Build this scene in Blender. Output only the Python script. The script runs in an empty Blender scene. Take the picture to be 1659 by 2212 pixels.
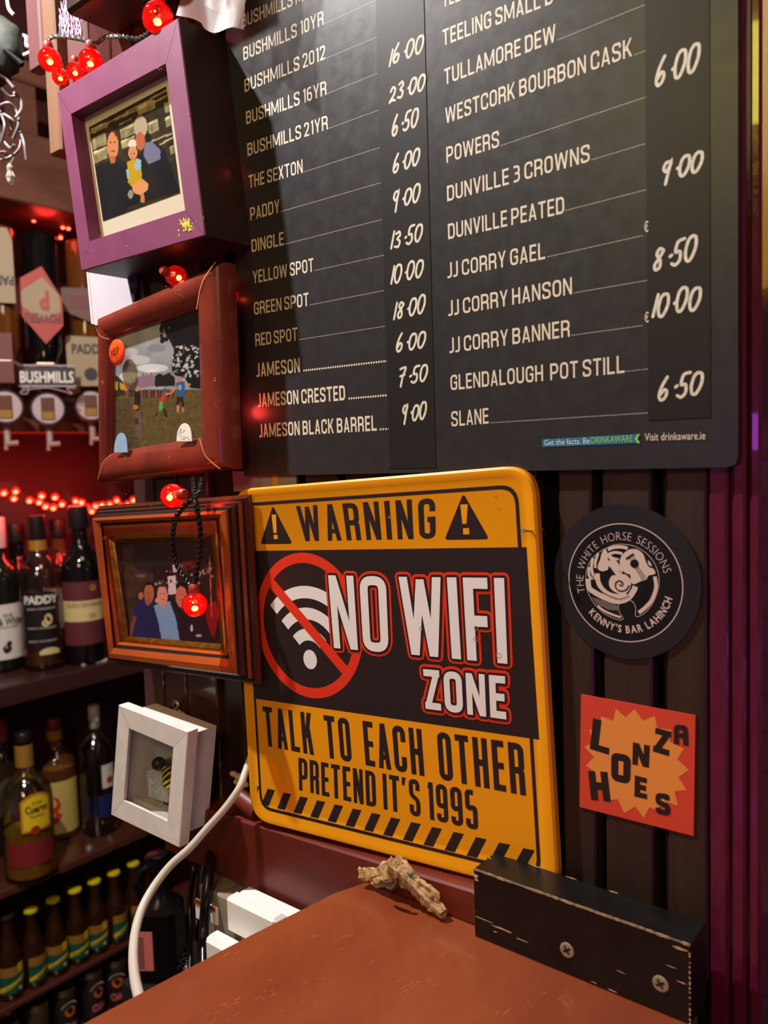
import bpy, math, random
import numpy as np
from mathutils import Vector, Matrix
random.seed(7)
rng = np.random.default_rng(7)
scn = bpy.context.scene
COL = scn.collection

# ------------------------------------------------------------------ camera
IW, IH, FPX = 1659.0, 2212.0, 1771.1
YAW, PITCH, ROLL = .68943, .06932, .03041
CAM = np.array([0., -.45, 0.])
FW = np.array([-math.sin(YAW)*math.cos(PITCH), math.cos(YAW)*math.cos(PITCH), -math.sin(PITCH)])
_r = np.cross(FW, [0, 0, 1.]); _r /= np.linalg.norm(_r); _d = np.cross(FW, _r)
RT = _r*math.cos(ROLL)+_d*math.sin(ROLL)
DN = -_r*math.sin(ROLL)+_d*math.cos(ROLL)
cam = bpy.data.cameras.new('camera'); camo = bpy.data.objects.new('camera', cam); COL.objects.link(camo)
cam.sensor_fit = 'HORIZONTAL'; cam.sensor_width = 36; cam.lens = FPX/IW*36
M = Matrix.Identity(4)
for i in range(3):
    M[i][0] = RT[i]; M[i][1] = -DN[i]; M[i][2] = -FW[i]; M[i][3] = CAM[i]
camo.matrix_world = M
cam.clip_start = .01
cam.dof.use_dof = True; cam.dof.focus_distance = .60; cam.dof.aperture_fstop = 12
scn.camera = camo

# ------------------------------------------------------------------ world, lights, exposure
w = bpy.data.worlds.new('world'); scn.world = w; w.use_nodes = True
w.node_tree.nodes['Background'].inputs[0].default_value = (1, .62, .42, 1)
w.node_tree.nodes['Background'].inputs[1].default_value = .10
def light(kind, name, loc, target, energy, color, size=.1, spot=None, sizey=None):
    l = bpy.data.lights.new(name, kind); o = bpy.data.objects.new(name, l); COL.objects.link(o)
    l.energy = energy; l.color = color; o.location = loc
    if kind == 'AREA':
        l.size = size
        if sizey: l.shape = 'RECTANGLE'; l.size_y = sizey
    elif kind in ('POINT', 'SPOT'): l.shadow_soft_size = size
    if kind == 'SPOT': l.spot_size = spot; l.spot_blend = .4
    if target is not None:
        o.rotation_euler = (Vector(target)-Vector(loc)).to_track_quat('-Z', 'Y').to_euler()
    return o
# cool-white bar light, close on the left, high in front of the wall
light('POINT', 'bar_light', (-.85, -.35, .85), None, 84, (1, .95, .92), .014)
# warm room light behind the photographer
light('AREA', 'room_light', (.55, -1.6, .9), (-.3, 0, -.1), 12, (1, .66, .38), .5)
# unseen purple and yellow lights, placed to colour the door frame and far bricks
light('AREA', 'purple_light', (.35, -.30, -.25), (-.13, 0, -.1), .28, (.6, .1, .9), .12)
light('POINT', 'far_room_light', (.55, .70, -.05), None, 1.6, (.72, .36, .9), .1)
light('AREA', 'yellow_light', (-.42, -1.0, .60), (-.13, 0, .2), 1.4, (1, .82, .10), .15)
light('AREA', 'violet_light', (-.40, -1.0, .02), (-.13, 0, .0), .14, (.6, .08, .9), .06)
# light above the bar shelves
light('AREA', 'shelf_light', (-1.1, .35, .55), (-1.8, .6, -.5), 1.5, (1, .78, .6), .25)
light('SPOT', 'canopy_light', (-1.0, -.1, -.2), (-1.85, .55, .65), 3.5, (1, .55, .45), .1, 1.3)
scn.view_settings.view_transform = 'Standard'; scn.view_settings.look = 'None'
scn.view_settings.exposure = 0; scn.view_settings.gamma = 1; scn.view_settings.use_curve_mapping = False

# ------------------------------------------------------------------ unprojection onto real planes
def ray(x, y): return FW+RT*(x-IW/2)/FPX+DN*(y-IH/2)/FPX
def up(x, y, ax, val):
    r = ray(x, y); return CAM+r*((val-CAM[ax])/r[ax])
def onx(x, y, v): return up(x, y, 0, v)
def ony(x, y, v): return up(x, y, 1, v)
def onz(x, y, v): return up(x, y, 2, v)
def dep(x, y, d): return CAM+ray(x, y)*d
class Plane:
    def __init__(s, o, X=(1, 0, 0), Y=(0, 0, 1)):
        s.o = np.array(o, float); s.X = np.array(X, float); s.X /= np.linalg.norm(s.X)
        Y = np.array(Y, float); Y = Y-s.X*(Y@s.X); s.Y = Y/np.linalg.norm(Y); s.Z = np.cross(s.X, s.Y)
    def loc(s, px, py, w=0.):
        o = s.o+s.Z*w; r = ray(px, py); t = ((o-CAM)@s.Z)/(r@s.Z); p = CAM+r*t-s.o
        return np.array([p@s.X, p@s.Y])
    def q(s, pts, w=0.): return [s.loc(a, b, w) for a, b in pts]
    def mat(s):
        m = Matrix.Identity(4)
        for i in range(3):
            m[i][0] = s.X[i]; m[i][1] = s.Y[i]; m[i][2] = s.Z[i]; m[i][3] = s.o[i]
        return m
def wallplane(px, py, y): return Plane(ony(px, py, y))

# ------------------------------------------------------------------ materials
def lin(c):
    return tuple((x/12.92 if x <= .04045 else ((x+.055)/1.055)**2.4) for x in c)
def rgb(r, g, b): return lin((r/255, g/255, b/255))
MATS = {}
def mat(name, col, rough=.5, metal=0., var=0., scale=30., bump=0., stretch=(1, 1, 1), emit=None, es=1., trans=0., ior=1.45, coat=0., col2=None, spec=.5, alpha=None):
    if name in MATS: return MATS[name]
    m = bpy.data.materials.new(name); m.use_nodes = True; nt = m.node_tree; b = nt.nodes['Principled BSDF']
    b.inputs['Base Color'].default_value = (*col, 1); b.inputs['Roughness'].default_value = rough
    b.inputs['Metallic'].default_value = metal; b.inputs['IOR'].default_value = ior
    b.inputs['Transmission Weight'].default_value = trans; b.inputs['Coat Weight'].default_value = coat
    b.inputs['Specular IOR Level'].default_value = spec
    if alpha is not None: b.inputs['Alpha'].default_value = alpha
    if emit: b.inputs['Emission Color'].default_value = (*emit, 1); b.inputs['Emission Strength'].default_value = es
    if var or bump:
        tc = nt.nodes.new('ShaderNodeTexCoord'); mp = nt.nodes.new('ShaderNodeMapping'); mp.inputs['Scale'].default_value = stretch
        nz = nt.nodes.new('ShaderNodeTexNoise'); nz.inputs['Scale'].default_value = scale; nz.inputs['Detail'].default_value = 8
        nz.inputs['Roughness'].default_value = .6
        nt.links.new(tc.outputs['Object'], mp.inputs[0]); nt.links.new(mp.outputs[0], nz.inputs['Vector'])
        if var:
            cr = nt.nodes.new('ShaderNodeValToRGB'); c2 = col2 or tuple(x*(1-var) for x in col)
            cr.color_ramp.elements[0].position = .35; cr.color_ramp.elements[1].position = .68
            cr.color_ramp.elements[0].color = (*c2, 1); cr.color_ramp.elements[1].color = (*col, 1)
            nt.links.new(nz.outputs[0], cr.inputs[0]); nt.links.new(cr.outputs[0], b.inputs['Base Color'])
            ma = nt.nodes.new('ShaderNodeMapRange'); ma.inputs[3].default_value = max(.05, rough-.1); ma.inputs[4].default_value = min(1, rough+.1)
            nt.links.new(nz.outputs[0], ma.inputs[0]); nt.links.new(ma.outputs[0], b.inputs['Roughness'])
        if bump:
            bp = nt.nodes.new('ShaderNodeBump'); bp.inputs['Strength'].default_value = bump; bp.inputs['Distance'].default_value = .001
            nt.links.new(nz.outputs[0], bp.inputs['Height']); nt.links.new(bp.outputs[0], b.inputs['Normal'])
    MATS[name] = m; return m
def glassmat(name, tint=(1, 1, 1), refl=.06, rough=.02):
    if name in MATS: return MATS[name]
    m = bpy.data.materials.new(name); m.use_nodes = True; nt = m.node_tree; nt.nodes.clear()
    o = nt.nodes.new('ShaderNodeOutputMaterial'); t = nt.nodes.new('ShaderNodeBsdfTransparent'); g = nt.nodes.new('ShaderNodeBsdfGlossy')
    t.inputs[0].default_value = (*tint, 1); g.inputs['Roughness'].default_value = rough
    mx = nt.nodes.new('ShaderNodeMixShader'); lw = nt.nodes.new('ShaderNodeLayerWeight'); lw.inputs[0].default_value = .25
    ad = nt.nodes.new('ShaderNodeMath'); ad.operation = 'MULTIPLY_ADD'; ad.inputs[1].default_value = .5; ad.inputs[2].default_value = refl
    nt.links.new(lw.outputs['Fresnel'], ad.inputs[0]); nt.links.new(ad.outputs[0], mx.inputs[0])
    nt.links.new(t.outputs[0], mx.inputs[1]); nt.links.new(g.outputs[0], mx.inputs[2]); nt.links.new(mx.outputs[0], o.inputs[0])
    MATS[name] = m; return m
def printmat():
    if 'print' in MATS: return MATS['print']
    m = mat('print', (1, 1, 1), .35); nt = m.node_tree; a = nt.nodes.new('ShaderNodeVertexColor'); a.layer_name = 'ink'
    nt.links.new(a.outputs[0], nt.nodes['Principled BSDF'].inputs['Base Color']); return m

# ------------------------------------------------------------------ mesh helpers
class MB:
    def __init__(s): s.v = []; s.f = []; s.m = []; s.k = 0
    def add(s, vs, fs, mi=0):
        n = len(s.v); s.v += [tuple(map(float, v)) for v in vs]
        for f in fs: s.f.append([i+n for i in f]); s.m.append(mi)
    def poly(s, pts, w=0., mi=0):
        "flat polygon in local XY at height w; a hair higher each time"
        s.k += 1; z = w+s.k*4e-7
        if area(pts) < 0: pts = pts[::-1]
        s.add([(p[0], p[1], z) for p in pts], [list(range(len(pts)))], mi)
    def slab(s, pts, w0, w1, mi=0):
        if area(pts) < 0: pts = pts[::-1]
        n = len(pts); s.add([(p[0], p[1], w1) for p in pts]+[(p[0], p[1], w0) for p in pts],
            [list(range(n)), list(range(2*n-1, n-1, -1))]+[[i, n+i, n+(i+1) % n, (i+1) % n] for i in range(n)], mi)
    def box(s, a, b, mi=0, bev=0.):
        x0, y0, z0 = [min(p, q) for p, q in zip(a, b)]; x1, y1, z1 = [max(p, q) for p, q in zip(a, b)]
        if bev <= 0:
            s.add([(x0, y0, z0), (x1, y0, z0), (x1, y1, z0), (x0, y1, z0), (x0, y0, z1), (x1, y0, z1), (x1, y1, z1), (x0, y1, z1)],
                  [[3, 2, 1, 0], [4, 5, 6, 7], [0, 1, 5, 4], [1, 2, 6, 5], [2, 3, 7, 6], [3, 0, 4, 7]], mi)
        else:
            e = bev; vs = []
            idx = {}
            for ax in range(3):
                for sx in (0, 1):
                    for sy in (0, 1):
                        for sz in (0, 1):
                            p = [(x0, x1)[sx], (y0, y1)[sy], (z0, z1)[sz]]; sg = [(1, -1)[sx], (1, -1)[sy], (1, -1)[sz]]
                            for k in range(3):
                                if k != ax: p[k] += sg[k]*e
                            idx[(ax, sx, sy, sz)] = len(vs); vs.append(tuple(p))
            I = lambda ax, a, b, c: idx[(ax, a, b, c)]
            fs = []
            for t in (0, 1):
                fs.append([I(0, t, 0, 0), I(0, t, 1, 0), I(0, t, 1, 1), I(0, t, 0, 1)])
                fs.append([I(1, 0, t, 0), I(1, 1, t, 0), I(1, 1, t, 1), I(1, 0, t, 1)])
                fs.append([I(2, 0, 0, t), I(2, 1, 0, t), I(2, 1, 1, t), I(2, 0, 1, t)])
            for a_ in (0, 1):
                for b_ in (0, 1):
                    fs.append([I(0, a_, b_, 0), I(0, a_, b_, 1), I(1, a_, b_, 1), I(1, a_, b_, 0)])
                    fs.append([I(0, a_, 0, b_), I(0, a_, 1, b_), I(2, a_, 1, b_), I(2, a_, 0, b_)])
                    fs.append([I(1, 0, a_, b_), I(1, 1, a_, b_), I(2, 1, a_, b_), I(2, 0, a_, b_)])
                    for c_ in (0, 1): fs.append([I(0, a_, b_, c_), I(1, a_, b_, c_), I(2, a_, b_, c_)])
            s.add(vs, fs, mi)
    def lathe(s, prof, c=(0, 0, 0), n=28, mi=0, ax='z', cap=True, sq=None):
        "prof: (r, h). sq: superellipse exponent for squarish bottles"
        vs = []
        for r, h in prof:
            for i in range(n):
                a = 2*math.pi*i/n+math.pi/n; ca, sa = math.cos(a), math.sin(a)
                k = 1 if not sq else 1/((abs(ca)**sq+abs(sa)**sq)**(1/sq))
                kk = k if (sq and r > .012) else 1
                p = (r*ca*kk, r*sa*kk, h)
                if ax == 'y': p = (p[0], -p[2], p[1])
                if ax == 'x': p = (p[2], p[0], p[1])
                vs.append((p[0]+c[0], p[1]+c[1], p[2]+c[2]))
        m = len(prof); fs = [[j*n+i, j*n+(i+1) % n, (j+1)*n+(i+1) % n, (j+1)*n+i] for j in range(m-1) for i in range(n)]
        if cap: fs += [list(range(n))[::-1], [(m-1)*n+i for i in range(n)]]
        s.add(vs, fs, mi)
    def tube(s, pts, r, n=8, mi=0, rs=None):
        P = [np.array(p, float) for p in pts]; m = len(P); vs = []; prev = None
        for i in range(m):
            t = P[min(i+1, m-1)]-P[max(i-1, 0)]; t /= np.linalg.norm(t)+1e-12
            a = np.array([0, 0, 1.]) if prev is None else prev
            if prev is None and abs(t[2]) > .9: a = np.array([1., 0, 0])
            u = a-t*(a@t); u /= np.linalg.norm(u)+1e-12; v = np.cross(t, u); prev = u
            rr = rs[i] if rs is not None else r
            for k in range(n):
                an = 2*math.pi*k/n; vs.append(P[i]+rr*(u*math.cos(an)+v*math.sin(an)))
        fs = [[j*n+i, j*n+(i+1) % n, (j+1)*n+(i+1) % n, (j+1)*n+i] for j in range(m-1) for i in range(n)]
        fs += [list(range(n))[::-1], [(m-1)*n+i for i in range(n)]]
        s.add(vs, fs, mi)
    def ball(s, c, r, n=14, mi=0, sc=(1, 1, 1)):
        m = n//2; prof = [(max(1e-4, math.sin(math.pi*j/m))*r, -math.cos(math.pi*j/m)*r) for j in range(m+1)]
        k = len(s.v); s.lathe(prof, (0, 0, 0), n, mi)
        for i in range(k, len(s.v)):
            v = s.v[i]; s.v[i] = (v[0]*sc[0]+c[0], v[1]*sc[1]+c[1], v[2]*sc[2]+c[2])
    def build(s, name, mats, parent=None, smooth=False, fixn=False):
        me = bpy.data.meshes.new(name); me.from_pydata(s.v, [], s.f)
        if not isinstance(mats, (list, tuple)): mats = [mats]
        for m in mats: me.materials.append(m)
        me.polygons.foreach_set('material_index', s.m)
        if smooth:
            me.polygons.foreach_set('use_smooth', [True]*len(s.f))
            if hasattr(me, 'set_sharp_from_angle'): me.set_sharp_from_angle(angle=math.radians(40))
        me.update()
        if fixn:
            import bmesh
            b = bmesh.new(); b.from_mesh(me); bmesh.ops.recalc_face_normals(b, faces=b.faces); b.to_mesh(me); b.free()
        o = bpy.data.objects.new(name, me); COL.objects.link(o)
        if parent is not None: o.parent = parent
        return o
def area(p): return .5*sum(p[i][0]*p[(i+1) % len(p)][1]-p[(i+1) % len(p)][0]*p[i][1] for i in range(len(p)))
def tag(o, label=None, cat=None, group=None, kind=None):
    if label: o['label'] = label
    if cat: o['category'] = cat
    if group: o['group'] = group
    if kind: o['kind'] = kind
    return o
def thing(name, label, cat, plane=None, loc=None, group=None, rotz=0):
    o = bpy.data.objects.new(name, None); COL.objects.link(o); o.empty_display_size = .01
    if plane is not None: o.matrix_world = plane.mat()
    elif loc is not None: o.location = tuple(loc); o.rotation_euler = (0, 0, rotz)
    return tag(o, label, cat, group)
def bil(q, s, t):
    "q: TL TR BR BL, s right, t up (0 bottom)"
    TL, TR, BR, BL = [np.array(x) for x in q]
    return (BL*(1-s)+BR*s)*(1-t)+(TL*(1-s)+TR*s)*t
def offq(q, d):
    "inset a quad (TL TR BR BL) by d (negative = outwards)"
    n = 4; c = sum(np.array(p) for p in q)/4; L = []
    for i in range(n):
        a, b = np.array(q[i]), np.array(q[(i+1) % n]); t = (b-a)/np.linalg.norm(b-a); nn = np.array([-t[1], t[0]])
        if (c-a)@nn < 0: nn = -nn
        L.append((a+nn*d, t))
    out = []
    for i in range(n):
        (a, t), (b, u) = L[i-1], L[i]
        A = np.array([[t[0], -u[0]], [t[1], -u[1]]]); k = np.linalg.solve(A, b-a); out.append(a+t*k[0])
    return out
def rails(root, rings, mats, name='frame_rail', gap=.0002, smooth=False):
    "rings: (quad, w); 4 mitred rails, each a part"
    for i in range(4):
        mb = MB(); j = (i+1) % 4
        if smooth:
            V = []
            for q, w_ in rings:
                a, b = np.array(q[i]), np.array(q[j]); t = (b-a)/np.linalg.norm(b-a)*gap; V += [(*(a+t), w_), (*(b-t), w_)]
            mb.add(V, [[2*k+2, 2*k+3, 2*k+1, 2*k] for k in range(len(rings)-1)]); mb.build(name, mats, root, True); continue
        for k in range(len(rings)-1):
            (q0, w0), (q1, w1) = rings[k], rings[k+1]
            a, b, c, d = [np.array(x) for x in (q0[i], q0[j], q1[j], q1[i])]
            t = (b-a)/np.linalg.norm(b-a)*gap
            n = len(mb.v); mb.add([(*(a+t), w0), (*(b-t), w0), (*(c-t), w1), (*(d+t), w1)], [[3, 2, 1, 0]], k if len(mats) > 1 else 0)
        mb.build(name, mats, root, smooth)
def rquad(q, r, n=6):
    "rounded quad outline"
    out = []; N = 4
    for i in range(N):
        p = np.array(q[i]); a = np.array(q[i-1])-p; b = np.array(q[(i+1) % N])-p
        a = a/np.linalg.norm(a); b = b/np.linalg.norm(b)
        c = p+(a+b)*r
        p0 = p+a*r; p1 = p+b*r
        for k in range(n+1):
            t = k/n; out.append((1-t)**2*p0+2*t*(1-t)*(p*.55+.45*(p0+p1)/2*0+.45*p)+t*t*p1)
    return out

# ------------------------------------------------------------------ strokes and block lettering
def fillet(pts, r, closed=False, n=5):
    P = [np.array(p, float) for p in pts]; out = []; N = len(P)
    for i in range(N):
        if not closed and i in (0, N-1): out.append(P[i]); continue
        a, p, b = P[i-1], P[i], P[(i+1) % N]; la, lb = np.linalg.norm(a-p), np.linalg.norm(b-p)
        rr = min(r, la*.5, lb*.5); p0 = p+(a-p)/la*rr; p1 = p+(b-p)/lb*rr
        for k in range(n+1):
            t = k/n; out.append((1-t)**2*p0+2*t*(1-t)*p+t*t*p1)
    return out
def strokeq(pts, t, closed=False):
    "list of quads covering a polyline of width t"
    P = [np.array(p, float) for p in pts]
    Q = [P[0]]
    for p in P[1:]:
        if np.linalg.norm(p-Q[-1]) > 1e-7: Q.append(p)
    if closed and np.linalg.norm(Q[0]-Q[-1]) < 1e-7: Q.pop()
    P = Q; N = len(P); off = []
    for i in range(N):
        if closed or 0 < i < N-1:
            a, b = P[i]-P[i-1], P[(i+1) % N]-P[i]
        else: a = b = (P[1]-P[0]) if i == 0 else (P[-1]-P[-2])
        a = a/np.linalg.norm(a); b = b/np.linalg.norm(b); na = np.array([-a[1], a[0]]); nb = np.array([-b[1], b[0]])
        m = na+nb; m = m/(np.linalg.norm(m)+1e-9); c = max(.4, m@na); off.append(m*(t/2)/c)
    R = range(N if closed else N-1)
    return [[P[i]+off[i], P[(i+1) % N]+off[(i+1) % N], P[(i+1) % N]-off[(i+1) % N], P[i]-off[i]] for i in R]
H = 2.5
def G(ch, t=.3, h=H, r=.34):
    "polygons of one block letter, cell width 1 (W: 1.6, I: t), height h"
    T = t/2; o = []; w = 1.
    def S(p, closed=False, rr=r): o.extend(strokeq(fillet(p, rr, closed) if rr else p, t, closed))
    def R(x0, y0, x1, y1): o.append([(x0, y0), (x1, y0), (x1, y1), (x0, y1)])
    def P(a, b, tw=t, tw2=None): o.append([(a[0], a[1]), (a[0]+tw, a[1]), (b[0]+(tw2 or tw), b[1]), (b[0], b[1])])
    if ch == 'I': w = t; R(0, 0, t, h)
    elif ch == 'L': w = .85; R(0, 0, t, h); R(0, 0, w, t)
    elif ch == 'T': w = .95; R(0, h-t, w, h); R(w/2-T, 0, w/2+T, h)
    elif ch == 'E': w = .82; R(0, 0, t, h); R(0, 0, w, t); R(0, h-t, w, h); R(0, h*.5-T, w*.93, h*.5+T)
    elif ch == 'F': w = .82; R(0, 0, t, h); R(0, h-t, w, h); R(0, h*.48-T, w*.93, h*.48+T)
    elif ch == 'H': R(0, 0, t, h); R(1-t, 0, 1, h); R(0, h*.5-T, 1, h*.5+T)
    elif ch == 'N': R(0, 0, t*.92, h); R(1-t*.92, 0, 1, h); P((0, h), (1-t, 0), t)
    elif ch == 'W':
        w = 1.55; a = .30
        P((0, h), (.26, 0), t*.95); P((.64, h*.97), (.26+.02, 0), t*.9); P((w/2-t*.45, h*.97), (w-.26-t, 0), t*.9); P((w-t*.95, h), (w-.26-t, 0), t*.95)
    elif ch == 'A': w = 1.; P((0, 0), (.5-t*.5, h), t*.95); P((1-t*.95, 0), (.5-t*.45, h), t*.95); R(.2, h*.2, .8, h*.2+t*.85)
    elif ch == 'a': S([(T, 0), (T, h-T), (1-T, h-T), (1-T, 0)], rr=r); R(0, h*.35, 1, h*.35+t*.9)
    elif ch == 'O': S([(T, T), (T, h-T), (1-T, h-T), (1-T, T)], True)
    elif ch == 'D': S([(T, T), (T, h-T), (1-T, h-T), (1-T, T)], True); R(0, 0, t, t*1.6); R(0, h-t*1.6, t, h)
    elif ch == 'C': S([(1-T, h*.34), (1-T, T), (T, T), (T, h-T), (1-T, h-T), (1-T, h*.66)])
    elif ch == 'G': S([(1-T, h*.68), (1-T, h-T), (T, h-T), (T, T), (1-T, T), (1-T, h*.42)]); S([(1-T, h*.2), (1-T, h*.48), (.52, h*.48)], rr=0)
    elif ch == 'P': R(0, 0, t, h); S([(T, h-T), (1-T, h-T), (1-T, h*.42), (T, h*.42)])
    elif ch == 'R': R(0, 0, t, h); S([(T, h-T), (1-T, h-T), (1-T, h*.47), (T, h*.47)]); S([(T*2, h*.47), (1-T*1.1, h*.47), (1-T, 0)], rr=.3)
    elif ch == 'K': R(0, 0, t, h); P((t*.6, h*.38), (1-t*1.02, h)); P((1-t, 0), (t*1.1, h*.62), t)
    elif ch == 'S': S([(1-T, h*.7), (1-T, h-T), (T, h-T), (T, h*.56), (1-T, h*.44), (1-T, T), (T, T), (T, h*.3)])
    elif ch == 'Z': w = .9; R(0, h-t, w, h); R(0, 0, w, t); P((0, t*.5), (w-t*1.05, h-t*.5), t*1.05)
    elif ch == "'": w = t; o.append([(0, h*.78), (t*.6, h*.78), (t, h), (t*.05, h)])
    elif ch == '1': w = .5; R(w-t, 0, w, h); o.append([(0, h*.84), (w-t*.5, h*.84), (w-t*.5, h), (w-t, h)])
    elif ch == '9': S([(1-T, h*.45), (T, h*.42), (T, h-T), (1-T, h-T), (1-T, T), (T, T), (T, h*.22)])
    elif ch == '5': S([(1-T*1.5, h-T), (T, h-T), (T, h*.52), (1-T, h*.56), (1-T, T), (T, T), (T, h*.25)], rr=.22)
    elif ch == 'B': S([(T, T), (T, h-T), (1-T*1.2, h-T), (1-T*1.2, h*.53), (T, h*.53)], rr=r*.8); S([(T, h*.53), (1-T, h*.53), (1-T, T), (T, T), (T, h*.53)], rr=r*.8); R(0, 0, t, h)
    elif ch == 'U': S([(T, h), (T, T), (1-T, T), (1-T, h)])
    elif ch == 'J': w = .62; S([(w-T, h), (w-T, T), (-.02, T)])
    elif ch == 'M': w = 1.35; R(0, 0, t*.9, h); R(w-t*.9, 0, w, h); P((0, h), (w/2-t*.45, h*.12), t*.95, t*.9); P((w-t*.95, h), (w/2-t*.45, h*.12), t*.95, t*.9)
    elif ch == 'Y': R(.5-T, 0, .5+T, h*.45); P((0, h), (.5-T, h*.38), t*.98); P((1-t*.98, h), (.5-T, h*.38), t*.98)
    elif ch == 'X': P((0, h), (1-t, 0)); P((1-t, h), (0, 0))
    elif ch == 'V': w = 1.02; P((0, h), (.5-T, 0), t*.98); P((w-t*.98, h), (.5-T, 0), t*.98)
    elif ch == '0': w = .88; S([(T, T), (T, h-T), (w-T, h-T), (w-T, T)], True)
    elif ch == '2': w = .86; S([(T, h*.72), (T, h-T), (w-T, h-T), (w-T, h*.58), (T*1.1, T*1.3)]); R(0, 0, w, t*.9)
    elif ch == '3': w = .84; S([(T*.6, h-T), (w-T, h-T), (w-T*1.2, h*.53), (.22, h*.53)]); S([(.22, h*.53), (w-T, h*.53), (w-T, T), (T*.5, T)])
    elif ch == '6': w = .88; S([(w-T*1.3, h-T), (T, h-T), (T, T), (w-T, T), (w-T, h*.58), (T, h*.54)])
    elif ch == ' ': w = .45
    return o, w
def blocktext(text, quad, t=.3, gap=.2, h=H, r=.34, space=.45):
    "polys mapped in the quad (TL TR BR BL)"
    out = []; x = 0
    for ch in text:
        if ch == ' ': x += space; continue
        ps, w = G(ch, t, h, r)
        for p in ps: out.append([(a[0]+x, a[1]) for a in p])
        x += w+gap
    W = x-gap
    return [[bil(quad, a[0]/W, a[1]/h) for a in p] for p in out]
def fat(mb, polys, d, w, mi=0):
    "polygons grown outwards by d"
    for p in polys:
        mb.poly(p, w, mi); n = len(p)
        for i in range(n):
            a, b = np.array(p[i]), np.array(p[(i+1) % n])
            if np.linalg.norm(b-a) < 1e-7: continue
            mb.poly(strokeq([a, b], 2*d)[0], w, mi)
        for a in (p if n <= 4 else p[::2]):
            mb.poly([(a[0]+d*math.cos(k*.7854), a[1]+d*math.sin(k*.7854)) for k in range(8)], w, mi)
# plain sans lettering from Blender's built-in font
_fc = {}
def sans(text, bold=0.):
    key = (text, bold)
    if key in _fc: return _fc[key]
    cu = bpy.data.curves.new('tmp', 'FONT'); cu.body = text; cu.size = 1; cu.offset = bold; cu.resolution_u = 3
    o = bpy.data.objects.new('tmp', cu); COL.objects.link(o); dg = bpy.context.evaluated_depsgraph_get(); dg.update()
    me = bpy.data.meshes.new_from_object(o.evaluated_get(dg))
    V = np.array([v.co[:2] for v in me.vertices]).reshape(-1, 2); F = [list(p.vertices) for p in me.polygons]
    bpy.data.objects.remove(o); bpy.data.curves.remove(cu); bpy.data.meshes.remove(me)
    _fc[key] = (V, F); return V, F
CAPH = None
def sanstext(mb, text, p0, p1, cap, w=0., mi=0, bold=.012, upv=(0, 1), tracking=None):
    global CAPH
    if CAPH is None:
        V, F = sans('H'); CAPH = V[:, 1].max()
    V, F = sans(text, bold)
    if not len(V): return
    x0, x1 = V[:, 0].min(), V[:, 0].max(); p0, p1 = np.array(p0), np.array(p1); upv = np.array(upv)
    vs = []
    for v in V:
        p = p0+(p1-p0)*(v[0]-x0)/(x1-x0)+upv*cap*v[1]/CAPH; vs.append((p[0], p[1], w))
    mb.add(vs, F, mi)

# handwriting
HW = {'0': [[(.5, 1), (.2, .85), (.05, .4), (.2, .02), (.55, 0), (.9, .45), (.85, .9), (.5, 1), (.3, .93)]],
      '1': [[(.55, 1), (.4, .5), (.25, 0)]],
      '2': [[(.15, .75), (.45, 1), (.8, .8), (.6, .4), (.1, .02), (.4, .1), (.85, .02)]],
      '3': [[(.2, .9), (.6, 1), (.75, .75), (.4, .55), (.75, .35), (.6, .02), (.1, .08)]],
      '5': [[(1, 1), (.45, .95), (.3, .55), (.7, .5), (.75, .15), (.4, -.02), (.05, .08)]],
      '6': [[(.65, 1.12), (.25, .7), (.08, .25), (.3, 0), (.65, .1), (.75, .38), (.5, .5), (.2, .3)]],
      '7': [[(.1, .95), (.85, .98), (.5, .45), (.3, -.15)], [(.15, .5), (.75, .55)]],
      '8': [[(.8, .9), (.45, 1), (.25, .75), (.6, .45), (.65, .1), (.3, 0), (.15, .25), (.5, .55), (.85, .85)]],
      '9': [[(.8, .95), (.35, .95), (.15, .65), (.45, .45), (.75, .75), (.8, .95), (.65, .4), (.5, -.25)]],
      '.': [[(.3, .45), (.42, .5)]]}
def smooth(pts, n=5):
    P = [np.array(p, float) for p in pts]; P = [P[0]]+P+[P[-1]]; out = []
    for i in range(1, len(P)-2):
        for k in range(n):
            t = k/n; a, b, c, d = P[i-1:i+3]
            out.append(.5*((2*b)+(-a+c)*t+(2*a-5*b+4*c-d)*t*t+(-a+3*b-3*c+d)*t**3))
    out.append(P[-2]); return out
def disc(c, r, n=8): return [(c[0]+r*math.cos(2*math.pi*k/n), c[1]+r*math.sin(2*math.pi*k/n)) for k in range(n)]
def handtext(mb, text, p0, p1, hgt, t, w):
    p0, p1 = np.array(p0), np.array(p1); n = sum(.45 if c == '.' else (.55 if c == '1' else 1) for c in text)
    x = 0; L = np.linalg.norm(p1-p0); d = (p1-p0)/L; cw = L/n
    for c in text:
        wd = .45 if c == '.' else (.55 if c == '1' else 1)
        jit = rng.uniform(-.04, .04); hs = rng.uniform(.9, 1.06)
        for st in HW[c]:
            sp = smooth(st)
            pts = [p0+d*(x+(u*.86 if c != '.' else u)*cw+v*hgt*.12)+np.array([0, (v*hs+jit)*hgt]) for u, v in sp]
            for q in strokeq(pts, t): mb.poly(q, w)
            for p in (pts[0], pts[-1]): mb.poly(disc(p, t/2), w)
        x += wd*cw
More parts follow.
